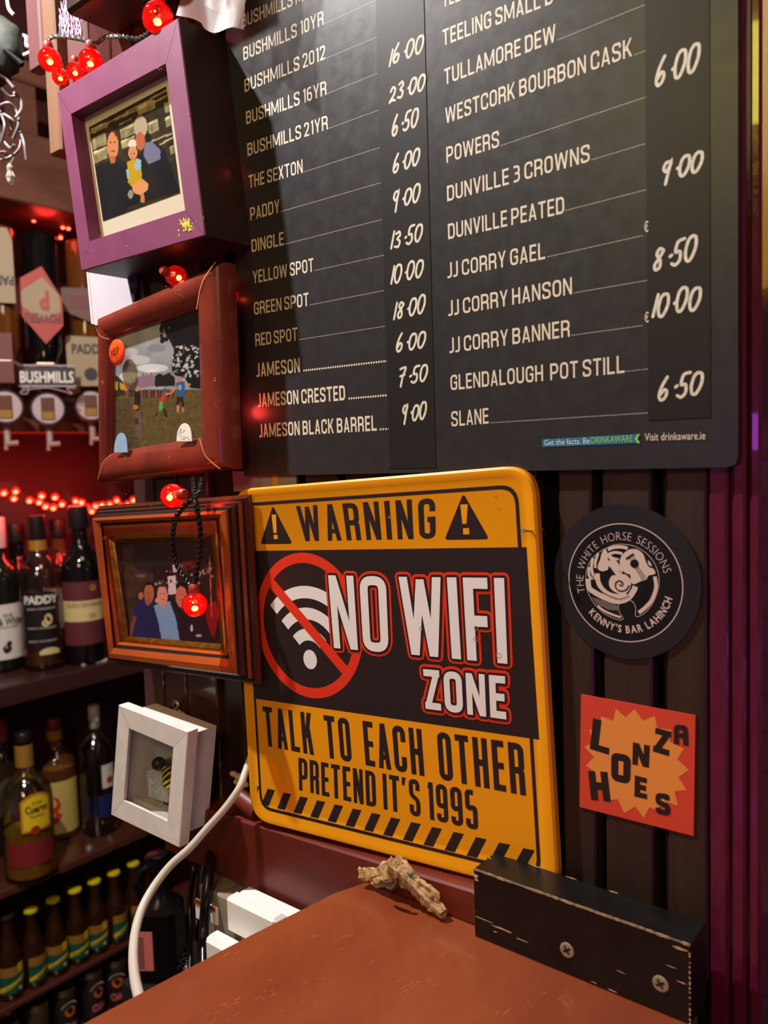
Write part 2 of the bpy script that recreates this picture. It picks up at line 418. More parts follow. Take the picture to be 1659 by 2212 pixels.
# painted prints: one vertex colour per grid point
class Print:
    def __init__(s, plane, quad, w, nx=120, ny=120, base=(.1, .1, .1)):
        s.pl = plane; s.w = w; s.nx, s.ny = nx, ny; s.q = quad
        U, V_ = np.meshgrid(np.linspace(0, 1, nx), np.linspace(0, 1, ny)); s.U, s.V = U, V_
        TL, TR, BR, BL = [np.array(x) for x in quad]
        u, v = U[..., None], V_[..., None]
        s.P = (BL*(1-u)+BR*u)*(1-v)+(TL*(1-u)+TR*u)*v
        s.C = np.zeros((ny, nx, 3)); s.C[:] = base
    def L(s, pts): return [s.pl.loc(a, b, s.w) for a, b in pts]
    def inside(s, pts):
        x, y = s.P[..., 0], s.P[..., 1]; c = np.zeros(x.shape, bool); n = len(pts)
        for i in range(n):
            x0, y0 = pts[i]; x1, y1 = pts[(i+1) % n]
            if y0 == y1: continue
            c ^= ((y0 > y) != (y1 > y)) & (x < (x1-x0)*(y-y0)/(y1-y0)+x0)
        return c
    def poly(s, px, col, a=1.):
        m = s.inside(s.L(px)); s.C[m] = s.C[m]*(1-a)+np.array(col)*a
    def ell(s, c, rx, ry, col, a=1.):
        s.poly([(c[0]+rx*math.cos(k*.3142), c[1]+ry*math.sin(k*.3142)) for k in range(20)], col, a)
    def noise(s, amp, cell=6, mask=None):
        n = rng.normal(0, 1, (s.ny//cell+2, s.nx//cell+2)); yy = np.arange(s.ny)/cell; xx = np.arange(s.nx)/cell
        y0 = yy.astype(int); x0 = xx.astype(int); fy = (yy-y0)[:, None]; fx = (xx-x0)[None]
        v = n[y0][:, x0]*(1-fy)*(1-fx)+n[y0+1][:, x0]*fy*(1-fx)+n[y0][:, x0+1]*(1-fy)*fx+n[y0+1][:, x0+1]*fy*fx
        k = np.clip(1+amp*v, .15, 2)[..., None]
        s.C = s.C*k if mask is None else np.where(mask[..., None], s.C*k, s.C)
    def build(s, name, root):
        nx, ny = s.nx, s.ny; me = bpy.data.meshes.new(name)
        V = [(p[0], p[1], s.w) for p in s.P.reshape(-1, 2)]
        F = [[j*nx+i, j*nx+i+1, (j+1)*nx+i+1, (j+1)*nx+i] for j in range(ny-1) for i in range(nx-1)]
        me.from_pydata(V, [], F); me.materials.append(printmat())
        a = me.color_attributes.new('ink', 'FLOAT_COLOR', 'POINT'); C = np.ones((nx*ny, 4)); C[:, :3] = np.clip(s.C.reshape(-1, 3), 0, 1)
        a.data.foreach_set('color', C.ravel()); o = bpy.data.objects.new(name, me); COL.objects.link(o); o.parent = root; return o
def crop(ox, oy, sc): return lambda x, y: (ox+x/sc, oy+y/sc)
def cq(f, *pts): return [f(a, b) for a, b in pts]

# ================================================================== SETTING
m_slat = mat('dark_slat', rgb(52, 36, 30), .42, var=.35, scale=60, bump=.25, stretch=(1, 1, .06))
m_void = mat('black_backing', rgb(9, 7, 7), 1, spec=.1)
m_purple_paint = mat('purple_gloss', rgb(88, 22, 50), .16, var=.25, scale=160, bump=.5, stretch=(1, 1, .35), coat=.6)
m_redwood = mat('red_mahogany', rgb(112, 40, 24), .42, var=.45, scale=22, stretch=(.12, 1, 1), coat=.08, col2=rgb(74, 20, 14))
m_brownwood = mat('brown_wood', rgb(96, 58, 44), .5, var=.4, scale=18, stretch=(.3, .3, 1), bump=.2)
m_shelfwood = mat('shelf_wood', rgb(88, 46, 34), .25, var=.4, scale=12, stretch=(1, .1, 1), coat=.3)
m_black_paint = mat('black_paint', rgb(15, 13, 13), .38, var=.4, scale=50, bump=.25)
m_bare = mat('bare_wood', rgb(196, 160, 116), .7, var=.3, scale=200)
m_white = mat('white_plastic', rgb(232, 230, 228), .35)
m_wpaint = mat('white_paint', rgb(226, 218, 214), .45, var=.12, scale=60, bump=.15)
m_grey = mat('grey_dusty_plastic', rgb(150, 138, 120), .6, var=.3, scale=60)
m_cable = mat('cable_grey', rgb(196, 186, 176), .4)
m_black = mat('black_plastic', rgb(14, 13, 15), .25)
m_steel = mat('steel', rgb(190, 180, 156), .45, metal=.7, var=.3, scale=300)
m_darkhole = mat('dark_hole', rgb(6, 5, 5), .9)
m_wire = mat('twisted_wire', rgb(22, 26, 24), .25)

wall = MB(); wall.box((-.69, .012, -.355), (-.138, .03, 1.1)); wall.box((-.57, .012, -.9), (-.138, .03, -.355)); wall = wall.build('wall_back', m_void); tag(wall, kind='structure')
def plank(x0, x1, z0, z1, y=0., m=m_slat, t=.012, bev=.0012):
    mb = MB(); mb.box((x0, y, z0), (x1, y+t, z1), bev=bev); return mb.build('plank', m, wall)
m_slat2 = mat('glossy_slat', rgb(78, 44, 42), .18, var=.3, scale=30, bump=.3, stretch=(1, 1, .2), coat=.4)
plank(-.2339, -.2126, -.30, .5); plank(-.2059, -.1768, -.30, .5); plank(-.1684, -.1462, -.30, .5)
plank(-.207, -.2045, -.3, .5, .004, t=.008); plank(-.1715, -.169, -.3, .5, .004, t=.008)
for i in range(6):
    x1 = -.2494-i*.0415; plank(x1-.034, x1, -.30, .5)
plank(-.678, -.6465, -.347, .62, m=m_slat2); plank(-.644, -.6125, -.347, .62, m=m_slat2); plank(-.610, -.568, -.347, .62, m=m_slat2)
plank(-.566, -.540, -.347, .62, .006, m=m_slat, t=.006)

# skirting plank at the foot of the wall
mb = MB(); xs_ = [(-.62, -.3021), (-.279, -.2815)]
pr_ = [(a, -.0245, b-.0015) for a, b in xs_]+[(a, -.0230, b) for a, b in xs_]+[(a, .011, b) for a, b in xs_]+[(a, .011, -.352) for a, b in xs_]+[(a, -.0235, -.352) for a, b in xs_]+[(a, -.0245, -.3505) for a, b in xs_]
mb.add(pr_, [[r*2, r*2+1, ((r+1) % 6)*2+1, ((r+1) % 6)*2] for r in range(6)]+[[r*2 for r in range(6)][::-1], [r*2+1 for r in range(6)]])
base = mb.build('trim_1', m_redwood, None, False, True); tag(base, kind='structure')
mb = MB(); mb.box((-.668, -.050, .386), (-.502, .0, .62), bev=.003); tag(mb.build('shadow_blocker', m_slat), kind='structure')   # unseen box added above the purple frame to shade the menu board
# door frame on the right: stepped purple moulding
dj = tag(bpy.data.objects.new('door_1', None), kind='structure'); COL.objects.link(dj)
def jamb(x0, x1, y0, y1=.04, name='frame_strip', z0=-.9, z1=1.1, m=m_purple_paint):
    mb = MB(); mb.box((x0, y0, z0), (x1, y1, z1), bev=.0015); return mb.build(name, m, dj)
jamb(-.1455, -.1352, .0005); jamb(-.1352, -.1334, .005); jamb(-.1334, -.1262, .0008); jamb(-.1262, -.1246, .006); jamb(-.1246, -.1187, .0012)
mb = MB(); mb.box((-.1187, .030, -.9), (.25, .033, 1.1)); mb.build('glass_pane', glassmat('door_glass', (.9, .8, .9), .05, .12), dj)
# room seen through the door pane
br = MB(); br.box((-.9, 1.2, -2), (1.5, 1.25, 2)); bw = br.build('wall_far', mat('mortar', rgb(70, 55, 80), .8)); tag(bw, kind='structure')
m_brick = mat('painted_brick', rgb(150, 120, 160), .6, var=.4, scale=8)
for r in range(18):
    for c in range(6):
        x0 = -.5+c*.22+(r % 2)*.11; z0 = -1.3+r*.075
        if x0 > .7: continue
        mb = MB(); mb.box((x0, 1.185, z0), (x0+.21, 1.205, z0+.066), bev=.004); mb.build('brick', m_brick, bw)
yp = thing('backlit_panel', 'glowing yellow backlit panel seen past the purple door frame', 'panel', loc=(.12, 1.1, .62))
mb = MB(); mb.box((-.3, 0, -.35), (.3, .02, .35), bev=.004); mb.build('screen', mat('yellow_glow', rgb(220, 190, 60), .5, emit=rgb(255, 210, 60), es=.9, var=.6, scale=9), yp)
mb = MB(); mb.box((-.33, .005, -.38), (.33, .03, -.35)); mb.box((-.33, .005, .35), (.33, .03, .38)); mb.build('frame', m_brownwood, yp)

# left side: shelving bay, wall, canopy
XS, XB = -1.75, -2.02
wl = MB(); wl.box((-2.08, -.6, -2), (-2.03, 2.0, 2)); tag(wl.build('wall_left', mat('dark_red_wall', rgb(60, 16, 14), .6, var=.3, scale=6)), kind='structure')
wf = MB(); wf.box((-2.08, 1.7, -2), (-.3, 1.75, 2)); tag(wf.build('wall_end', mat('dark_brown_wall', rgb(40, 26, 26), .6)), kind='structure')
fl = MB(); fl.box((-2.2, -2, -1.4), (2, 2, -1.35)); tag(fl.build('floor', mat('floor_boards', rgb(40, 28, 22), .6, var=.3, scale=5)), kind='structure')
Z1 = onx(0, 1488, XS)[2]; Z1b = onx(0, 1532, XS)[2]
Z2 = onx(0, 1927, XS)[2]; Z2b = onx(0, 1946, XS)[2]
Z3 = onx(0, 2186, XS)[2]; Z3b = onx(0, 2200, XS)[2]
Z4 = Z3-.165
def shelf(label, za, zb, m=m_shelfwood):
    t = thing('bar_shelf', label, 'shelf', loc=(XS, .6, za))
    mb = MB(); mb.box((-.275, -1.1, zb-za), (-.012, 1.05, 0)); mb.build('board', m, t)
    mb = MB(); mb.box((-.0122, -1.1, zb-za), (0, 1.05, .0), bev=.003); mb.build('lipping', m, t)
shelf('dark wooden upper bar shelf carrying the whiskey bottles', Z1, Z1b, mat('shelf_dark', rgb(62, 34, 32), .3, var=.4, scale=12, stretch=(1, .1, 1)))
shelf('glossy red-brown middle bar shelf with the tequila bottle', Z2, Z2b)
shelf('narrow brown shelf under the row of yellow-capped mixers', Z3, Z3b)
shelf('lowest bar shelf holding the row of drink cans', Z4, Z4-.02)

# ================================================================== WHISKEY MENU BOARD
A = crop(480, 0, 2.812); B = crop(1040, 0, 2.68); Cc = crop(480, 500, 2.812); D = crop(1040, 520, 2.68)
PB = Plane((-.32, -.0050, .15))
m_board = mat('menu_board_black', rgb(42, 41, 44), .37, var=.10, scale=90, spec=.5)
m_ink = mat('cream_print', rgb(205, 196, 178), .5)
m_tape = mat('black_tape', rgb(31, 29, 29), .42, spec=.35)
m_chalk = mat('chalk_pen', rgb(214, 210, 196), .7, var=.25, scale=400)
board = thing('whiskey_menu', 'large black whiskey price board with two columns of cream lettering', 'menu board', PB)
bx0, bx1 = -.5135+.32, -.1283+.32; bz0 = -.0130-.15; bz1 = .46-.15
out = [(bx0, bz1), (bx0, bz0-.0005), (bx1-.006, bz0+.0012), (bx1-.0015, bz0+.0025), (bx1, bz0+.006), (bx1, bz1)]
mb = MB(); mb.slab(out, -.0038, 0); mb.build('panel', m_board, board)
# pasted-over price strips
def strip(xa, xb, z0, ragged):
    n = 90; L = [(xa+(rng.uniform(-.0005, .0003) if ragged and z0+i*(bz1-z0)/n > -.10 else 0), z0+(bz1-z0)*i/n) for i in range(n+1)]
    mb = MB(); mb.slab(L[::-1]+[(xb, z0), (xb, bz1)], .0001, .00035); return mb.build('price_strip', m_tape, board)
s1a = PB.loc(833, 700)[0]; s1b = PB.loc(934, 700)[0]; s2a = PB.loc(1399, 700)[0]; s2b = PB.loc(1534, 700)[0]
strip(s1a, s1b, PB.loc(850, 1012)[1], True); strip(s2a, s2b, PB.loc(1440, 906)[1], False)
def menu_line(text, p0, p1, cap=.0094, dots=None, big=False, bold=.014):
    mb = MB(); a, b = PB.loc(*p0), PB.loc(*p1)
    n_ = b-a; q_ = [a+np.array([0, cap]), b+np.array([0, cap]), b, a]
    if text != '€':
        for p in blocktext(text, q_, t=.225 if not big else .255, gap=.22, h=1.62, r=.5, space=.34): mb.poly(p, .00004)
    if dots:
        c, d = PB.loc(*dots[0]), PB.loc(*dots[1]); L = np.linalg.norm(d-c); st = .00225 if big else .00128; n = int(L/st)
        for i in range(n+1):
            p = c+(d-c)*i/max(1, n); mb.poly(disc(p, .00082 if big else .00034, 8 if big else 5), .00004)
    mb.build('menu_line', m_ink, board)
LN = [('BUSHMILLS M', (522.7, 60.5), (655, 3), None),
 ('BUSHMILLS 10YR', A(130, 368), A(618, 150), (A(627, 143), A(930, 5))),
 ('BUSHMILLS 2012', A(137, 562), A(628, 358), (A(636, 353), A(935, 228))),
 ('BUSHMILLS 16YR', A(147, 757), A(635, 575), (A(643, 567), A(947, 445))),
 ('BUSHMILLS 21YR', A(155, 950), A(643, 785), (A(651, 779), A(955, 668))),
 ('THE SEXTON', A(163, 1145), A(490, 1050), (A(498, 1044), A(962, 895))),
 ('PADDY', A(172, 1340), A(350, 1290), (A(357, 1285), A(965, 1110))),
 ('DINGLE', Cc(180, 127), Cc(375, 82), (Cc(382, 77), A(965, 1335))),
 ('YELLOW SPOT', Cc(188, 317), Cc(556, 243), (Cc(565, 237), Cc(980, 145))),
 ('GREEN SPOT', Cc(195, 507), Cc(527, 452), (Cc(534, 446), Cc(988, 358))),
 ('RED SPOT', Cc(203, 697), Cc(458, 662), (Cc(466, 657), Cc(995, 575))),
 ('TEELING S', (956.5, 16), (1065, -25), None),
 ('TEELING SMALL B', A(1340, 280), (1195, 7), None),
 ('TULLAMORE DEW', A(1350, 518), B(430, 240), (B(445, 230), B(940, 30))),
 ('WESTCORK BOURBON CASK', A(1357, 752), B(873, 325), (B(890, 318), B(947, 296))),
 ('POWERS', A(1363, 990), B(103, 850), (B(112, 843), B(965, 558))),
 ('DUNVILLE 3 CROWNS', A(1367, 1225), B(628, 935), (B(641, 925), B(955, 830))),
 ('DUNVILLE PEATED', A(1373, 1455), B(480, 1235), (B(490, 1218), B(968, 1095))),
 ('JJ CORRY GAEL', Cc(1370, 285), D(370, 105), (D(385, 93), B(930, 1365))),
 ('JJ CORRY HANSON', Cc(1375, 515), D(525, 310), (D(538, 302), D(958, 230))),
 ('JJ CORRY BANNER', Cc(1382, 740), D(512, 555), (D(526, 547), D(928, 492))),
 ('GLENDALOUGH  POT STILL', Cc(1388, 965), D(828, 765), (D(833, 757), D(960, 743))),
 ('SLANE', Cc(1393, 1185), D(42, 1058), (D(55, 1054), D(957, 997)))]
for t_, a, b, d in LN: menu_line(t_, a, b, .0098, d)
for t_, a, b, d in [('JAMESON', Cc(210, 885), Cc(473, 855), (Cc(497, 845), Cc(1015, 785))),
                    ('JAMESON CRESTED', Cc(218, 1068), Cc(748, 1025), (Cc(772, 1015), Cc(1024, 993))),
                    ('JAMESON BLACK BARREL', Cc(227, 1252), Cc(940, 1210), (Cc(962, 1202), Cc(1030, 1198)))]:
    menu_line(t_, a, b, .0108, d, True, .02)
for p in [(B(943, 1345), B(968, 1340)), (D(945, 475), D(970, 471))]:
    mb = MB(); sanstext(mb, '€', PB.loc(*p[0]), PB.loc(*p[1]), .0052, .0004); mb.build('euro_sign', m_ink, board)
PR = [('16.00', (838, 144), (918, 108), 34), ('23.00', (841, 222), (921, 190), 33), ('6.50', (847, 294), (906, 268), 35),
      ('6.00', (849, 375), (909, 353), 35), ('9.00', (848, 452), (910, 432), 34), ('13.50', (842, 538), (915, 517), 34),
      ('10.00', (842, 613), (917, 595), 34), ('18.00', (848, 692), (921, 673), 35), ('6.00', (856, 761), (922, 746), 33),
      ('7.50', (862, 832), (926, 820), 33), ('9.00', (868, 910), (923, 902), 33),
      ('6.00', (1415, 190), (1513, 146), 50), ('9.00', (1428, 390), (1520, 366), 42), ('8.50', (1410, 586), (1507, 556), 46),
      ('10.00', (1405, 686), (1516, 663), 45), ('6.50', (1421, 865), (1520, 848), 46)]
for t_, a, b, h in PR:
    p, q = PB.loc(*a), PB.loc(*b); hh = PB.loc(a[0], a[1]-h)[1]-p[1]; mb = MB()
    handtext(mb, t_, p, q, hh, .00165 if h < 40 else .00175, .00039); mb.build('price', m_chalk, board)
# footer
m_blue = mat('blue_badge', rgb(22, 110, 160), .45); m_green = mat('green_print', rgb(140, 190, 60), .5)
mb = MB(); mb.poly(PB.q(cq(D, (353, 1150), (905, 1120), (905, 1171), (355, 1195))), .0003); fb = mb.build('footer_badge', m_blue, board)
mb = MB(); sanstext(mb, 'Get the facts. Be', PB.loc(*D(366, 1185)), PB.loc(*D(630, 1174)), .0033, .0005, bold=.005); mb.build('badge_words', m_ink, fb)
mb = MB(); sanstext(mb, 'DRINKAWARE', PB.loc(*D(640, 1174)), PB.loc(*D(878, 1163)), .0037, .0005, bold=.0); mb.build('badge_name', m_green, fb)
mb = MB(); mb.poly(PB.q(cq(D, (920, 1118), (905, 1119), (890, 1147), (905, 1172), (921, 1172), (905, 1146))), .0006); mb.build('chevron', m_green, fb)
mb = MB(); sanstext(mb, 'Visit drinkaware.ie', PB.loc(*D(947, 1158)), PB.loc(*D(1298, 1149)), .0041, .0005, bold=.003); mb.build('footer_line', m_ink, board)

# ================================================================== WARNING SIGN
c1 = crop(480, 980, 2.1829); c2 = crop(480, 1460, 2.1829)
ya = math.radians(4)
PS = Plane(ony(860, 1450, -.0165), (math.cos(ya), math.sin(ya), 0))
m_yel = mat('sign_yellow', rgb(228, 152, 14), .36, var=.07, scale=14); m_sblk = mat('sign_black', rgb(40, 30, 32), .36)
m_red = mat('sign_red', rgb(212, 52, 28), .38); m_swh = mat('sign_white', rgb(222, 220, 224), .36)
sign = thing('warning_sign', 'yellow and black tin warning sign reading NO WIFI ZONE', 'sign', PS)
SQ = PS.q([(499, 1058), (1152, 1003), (1208, 1945), (541, 1771)])
ro = rquad(SQ, .021, 8)
mb = MB(); n = len(ro); cen = sum(np.array(p) for p in ro)/n
r1 = rquad(offq(SQ, .0015), .0195, 8); r2 = rquad(offq(SQ, .005), .016, 8); r3 = rquad(offq(SQ, .0062), .015, 8)
lv = [(ro, -.006), (ro, -.0014), (r1, 0), (r2, 0), (r3, -.0005)]
V = [(p[0], p[1], w_) for q_, w_ in lv for p in q_]
F = [[k*n+i, k*n+(i+1) % n, (k+1)*n+(i+1) % n, (k+1)*n+i] for k in range(4) for i in range(n)]
V += [(p[0], p[1], -.0065) for p in ro]
mb.add(V, F+[[4*n+i for i in range(n)], [5*n+i for i in range(n)][::-1]]); plate = mb.build('plate', m_yel, sign, True, True)
W0 = -.00042
mb = MB()
b0 = rquad(offq(SQ, .0113), .0125, 8); b1 = rquad(offq(SQ, .0138), .0105, 8)
for i in range(n): mb.poly([b0[i], b0[(i+1) % n], b1[(i+1) % n], b1[i]], W0)
mb.build('border_line', m_sblk, sign)
mb = MB(); mb.poly(PS.q([c1(128, 459), c1(1433, 441), c2(1493, 302), c2(146, 107)]), W0); mb.build('black_band', m_sblk, sign)
mb = MB()
for p in blocktext('WARNING', PS.q(cq(c1, (345, 248), (1001, 209), (1006, 401), (375, 413))), gap=.36, t=.335): mb.poly(p, W0)
mb.build('lettering', m_sblk, sign)
for tri, bar, dot in [(((237, 244), (178, 427), (330, 425)), ((231, 288), (252, 287), (255, 374), (240, 374)), ((241, 383), (259, 383), (260, 402), (241, 403))),
                      (((1135, 186), (1046, 407), (1258, 404)), ((1121, 240), (1156, 239), (1150, 331), (1131, 332)), ((1134, 352), (1162, 351), (1164, 380), (1135, 381)))]:
    mb = MB(); q = PS.q(cq(c1, *tri)); mb.poly(fillet(q, .003, True), W0); t_ = mb.build('hazard_triangle', m_sblk, sign)
    mb = MB(); mb.poly(PS.q(cq(c1, *bar)), W0+.00003); mb.poly(PS.q(cq(c1, *dot)), W0+.00003); mb.build('exclamation_mark', m_yel, t_)
# prohibition ring, wifi arcs
Lp = [PS.loc(*c1(*p)) for p in [(161, 790), (661, 850), (365, 467), (432, 1154)]]
RC = (Lp[2]+Lp[3])/2; RR = np.linalg.norm(Lp[2]-Lp[3])/2; RC = np.array([(Lp[0][0]+Lp[1][0])/2, RC[1]]); RX = (Lp[1][0]-Lp[0][0])/2
dotc = PS.loc(*c1(413, 971)); sc = RR/343
def arc(c, r, a0, a1, n, kx=1): return [(c[0]+r*kx*math.cos(math.radians(a0+(a1-a0)*i/n)), c[1]+r*math.sin(math.radians(a0+(a1-a0)*i/n))) for i in range(n+1)]
KX = RX/RR
wifi = MB()
for r_, t_ in [(118, 56), (217, 56), (318, 58)]:
    for q in strokeq(arc(dotc, r_*sc, 43, 137, 26, KX), t_*sc): wifi.poly(q, W0+.00004)
wifi.poly(arc(dotc, 46*sc, 0, 350, 30, .9), W0+.00004); wifi.build('wifi_symbol', m_swh, sign)
mb = MB()
for q in strokeq(arc(RC, RR-24*sc, 0, 354, 60, KX), 48*sc, True): mb.poly(q, W0+.00008)
sa, sb = PS.loc(*c1(212, 588)), PS.loc(*c1(577, 1022))
mb.poly(strokeq([sa, sb], 50*sc)[0], W0+.00008); mb.build('prohibition_ring', m_red, sign)
for txt, q, tt in [('NO', ((500, 573), (772, 578), (787, 939), (528, 916)), .3), ('WIFI', ((832, 580), (1330, 586), (1346, 991), (862, 944)), .33),
                   ('ZONE', ((948, 1015), (1334, 1049), (1341, 1253), (960, 1202)), .33)]:
    ps = blocktext(txt, PS.q(cq(c1, *q)), t=tt, gap=.22, h=H if txt != 'ZONE' else 1.9, r=.3)
    mb = MB(); fat(mb, ps, .0034, W0+.00012); lt = mb.build('lettering', m_red, sign); tag(lt, 'red outlined white lettering')
    mb = MB(); fat(mb, ps, .0016, W0+.0004); mb.build('black_outline', m_sblk, lt)
    mb = MB()
    for p in ps: mb.poly(p, W0+.0007)
    mb.build('white_face', m_swh, lt)
mb = MB(); mb.poly(PS.q([c1(148, 1155), c2(1478, 300), c2(1500, 905), c2(180, 600)]), W0-.00005); mb.build('lower_field', m_yel, sign)
for txt, q, g in [('TALK TO EACH OTHER', ((187, 143), (1416, 322), (1432, 567), (203, 331)), .30), ("PRETEND IT'S 1995", ((357, 386), (1196, 543), (1207, 729), (361, 540)), .26)]:
    mb = MB()
    for p in blocktext(txt, PS.q(cq(c2, *q)), t=.385, gap=g, h=3., r=.3, space=.85 if g > .28 else .45): mb.poly(p, W0)
    mb.build('lettering', m_sblk, sign)
a0, a1 = PS.loc(*c2(212, 533)), PS.loc(*c2(1418, 813)); dx = PS.loc(*c2(247, 540))-a0; dy = PS.loc(*c2(183, 607))-a0
for i in range(14):
    p = a0+(a1-a0)*i/13
    mb = MB(); mb.poly([p, p+dx, p+dx+dy, p+dy], W0); mb.build('hazard_stripe', m_sblk, sign)
mb = MB(); mb.poly(PS.q(cq(c2, (163, 522), (176, 520), (162, 553))), W0); mb.build('hazard_stripe', m_sblk, sign)
mb = MB()
for x, y, r_ in [(937, 825, .0012), (1197, 822, .0014), (1197, 874, .0016), (1305, 950, .0016), (790, 300, .0007), (1290, 240, .0008), (1275, 180, .0006)]:
    p = PS.loc(*c1(x, y)); 
    for q in strokeq(disc(p, r_, 14), .00035, True): mb.poly(q, W0+.0009)
mb.build('drip_stain', mat('drip_stain', rgb(176, 140, 70), .5), sign)
# nail with fluff beside the sign
p = ony(1166, 1144, 0); nl = thing('nail', 'small bent nail with fluff beside the yellow sign', 'nail', loc=p)
mb = MB(); mb.tube([(0, .004, 0), (-.0005, -.010, .0), (-.002, -.016, .0006)], .0007, 8); mb.lathe([(.0016, 0), (.0014, .0008)], (-.002, -.0165, .0006), 10, ax='y'); mb.build('shank', m_steel, nl, True)
mb = MB()
for k in range(26):
    a = rng.uniform(0, 6.28); r_ = rng.uniform(.002, .0055)
    mb.tube([(r_*math.cos(a+s)*(.3+s), -.003-.002*s, r_*math.sin(a+s)*(.3+s)*.7) for s in (0, .4, .8, 1.2)], .00006, 3)
tag(mb.build('fluff', mat('fluff', rgb(120, 80, 40), .9), nl), kind='stuff')

# ================================================================== ROUND STICKER
e = crop(1190, 1090, 5.1844)
PR_ = Plane(ony(1346.5, 1259, -.0012))
m_cblk = mat('sticker_black', rgb(34, 33, 37), .30, var=.15, scale=25, spec=.6); m_cin = mat('sticker_inner_black', rgb(20, 19, 23), .33); m_cwh = mat('sticker_white', rgb(196, 178, 172), .5)
co = thing('round_sticker', 'round black sticker with white horse and guitar emblem on wood slats', 'sticker', PR_)
E_ = lambda *p: [PR_.loc(*e(a, b), .0004) for a, b in p]
ringc = PR_.loc(1346.8, 1258.8); RRg = .0342
ocen = PR_.loc(1347.5, 1257); OR = (PR_.loc(1505.5, 1257)[0]-PR_.loc(1190.5, 1257)[0])/2
mb = MB(); nn = 72
mb.slab([(ocen[0]+OR*math.cos(k*2*math.pi/nn)*(1+.004*math.sin(5*k*.087)), ocen[1]+OR*math.sin(k*2*math.pi/nn)*1.02) for k in range(nn)], -.001, .0002); mb.build('disc', m_cblk, co)
mb = MB(); mb.poly([(ringc[0]+RRg*math.cos(k*2*math.pi/nn), ringc[1]+RRg*math.sin(k*2*math.pi/nn)) for k in range(nn)], .00024); mb.build('inner_disc', m_cin, co)
def st(mb, px, t, w_=.0004, sm=True, closed=False):
    P = E_(*px); P = smooth(P, 6) if sm else P
    for q in strokeq(P, t, closed): mb.poly(q, w_)
mb = MB()
for q in strokeq(arc(ringc, RRg, 0, 356, 90), .00055, True): mb.poly(q, .0003)
mb.build('ring_line', m_cwh, co)
def ringtext(text, r, a0, a1, cap, bold, flip=False):
    mb = MB(); sans('H')
    ws = []
    for ch in text:
        if ch == ' ': ws.append(.42); continue
        V, F = sans(ch, bold); ws.append(V[:, 0].max()-V[:, 0].min()+.15)
    tot = sum(ws)-.15; x = 0
    for ch, w_ in zip(text, ws):
        if ch != ' ':
            V, F = sans(ch, bold); x0 = V[:, 0].min(); wc = w_-.15
            am = math.radians(a0+(a1-a0)*(x+wc/2)/tot)
            sgn = -1 if not flip else 1
            tx, ty = -math.sin(am)*(1 if flip else -1), math.cos(am)*(1 if flip else -1)
            nx, ny = (math.cos(am), math.sin(am)) if not flip else (-math.cos(am), -math.sin(am))
            cs = cap/CAPH; hs = abs(math.radians(a1-a0))*(r+(cap/2 if not flip else -0))/tot
            vs = []
            for v in V:
                u = (v[0]-x0-wc/2)*hs*.96; h_ = v[1]*cs
                vs.append((ringc[0]+nx*(r if not flip else -r)+tx*u+nx*h_, ringc[1]+ny*(r if not flip else -r)+ty*u+ny*h_, .0004))
            mb.add(vs, F)
        x += w_
    return mb
def angp(x, y):
    p = PR_.loc(*e(x, y))-ringc; return math.degrees(math.atan2(p[1], p[0])), np.linalg.norm(p)
if CAPH is None: sanstext(MB(), 'H', (0, 0), (1, 0), 1)
aT0, rT = angp(318, 965); aT1, _ = angp(1258, 762)
if aT0 < 0: aT0 += 360
ringtext('THE WHITE HORSE SESSIONS', .0247, aT0+3, aT1-1, .0048, -.018).build('lettering', m_cwh, co)
aB0, _ = angp(405, 1225); aB1, _ = angp(1322, 1040)
ringtext("KENNY'S BAR LAHINCH", .0292, aB0, aB1, .0042, .02, True).build('lettering', m_cwh, co)
# emblem
em = MB()
def fill(px, w_=.00035, sm=True):
    P = E_(*px); P = smooth(P+[P[0]], 4)[:-1] if sm else P; em.poly(P, w_)
st(em, [(700, 452), (560, 520), (450, 620), (395, 760), (400, 930), (470, 1090), (600, 1220), (740, 1285), (800, 1288), (802, 1262), (765, 1200), (758, 1130), (800, 1078), (860, 1064), (920, 1095), (950, 1160), (945, 1235), (975, 1255), (1060, 1205), (1150, 1090), (1205, 930), (1205, 780), (1150, 640), (1050, 530), (930, 465), (800, 443), (700, 452)], .00028, .00036)
st(em, [(640, 505), (700, 480), (790, 474), (860, 490)], .0019); st(em, [(650, 555), (720, 535), (800, 548)], .0016); st(em, [(700, 600), (760, 615)], .0012)
st(em, [(530, 545), (500, 640), (500, 710)], .0016); st(em, [(470, 600), (455, 700), (470, 780), (490, 840)], .0018); st(em, [(430, 700), (425, 780), (455, 840)], .0016)
st(em, [(415, 830), (430, 930), (480, 975), (600, 1040), (740, 1082), (860, 1050), (930, 960), (945, 915)], .0032)
st(em, [(520, 770), (530, 860), (570, 940), (650, 1005), (760, 1030), (850, 1000)], .0030)
fill([(612, 492), (640, 545), (690, 580), (760, 665), (800, 740), (785, 785), (740, 795), (715, 780), (690, 735), (650, 690), (635, 735), (585, 748), (535, 730), (520, 690), (550, 620), (565, 560), (590, 510)])
fill([(780, 775), (850, 790), (895, 860), (880, 950), (820, 1000), (740, 990), (670, 940), (650, 870), (680, 800), (730, 790)])
fill([(880, 500), (960, 500), (1030, 550), (1065, 640), (1100, 700), (1150, 720), (1168, 775), (1095, 795), (1070, 840), (1000, 862), (930, 892), (893, 860), (890, 790), (835, 765), (785, 715), (772, 630), (805, 555)])
fill([(1085, 620), (1115, 650), (1130, 690), (1095, 670)])
st(em, [(1165, 805), (1178, 930), (1130, 1070), (1050, 1160), (985, 1210)], .0021)
st(em, [(525, 1135), (600, 1190), (700, 1235), (785, 1262)], .0013)
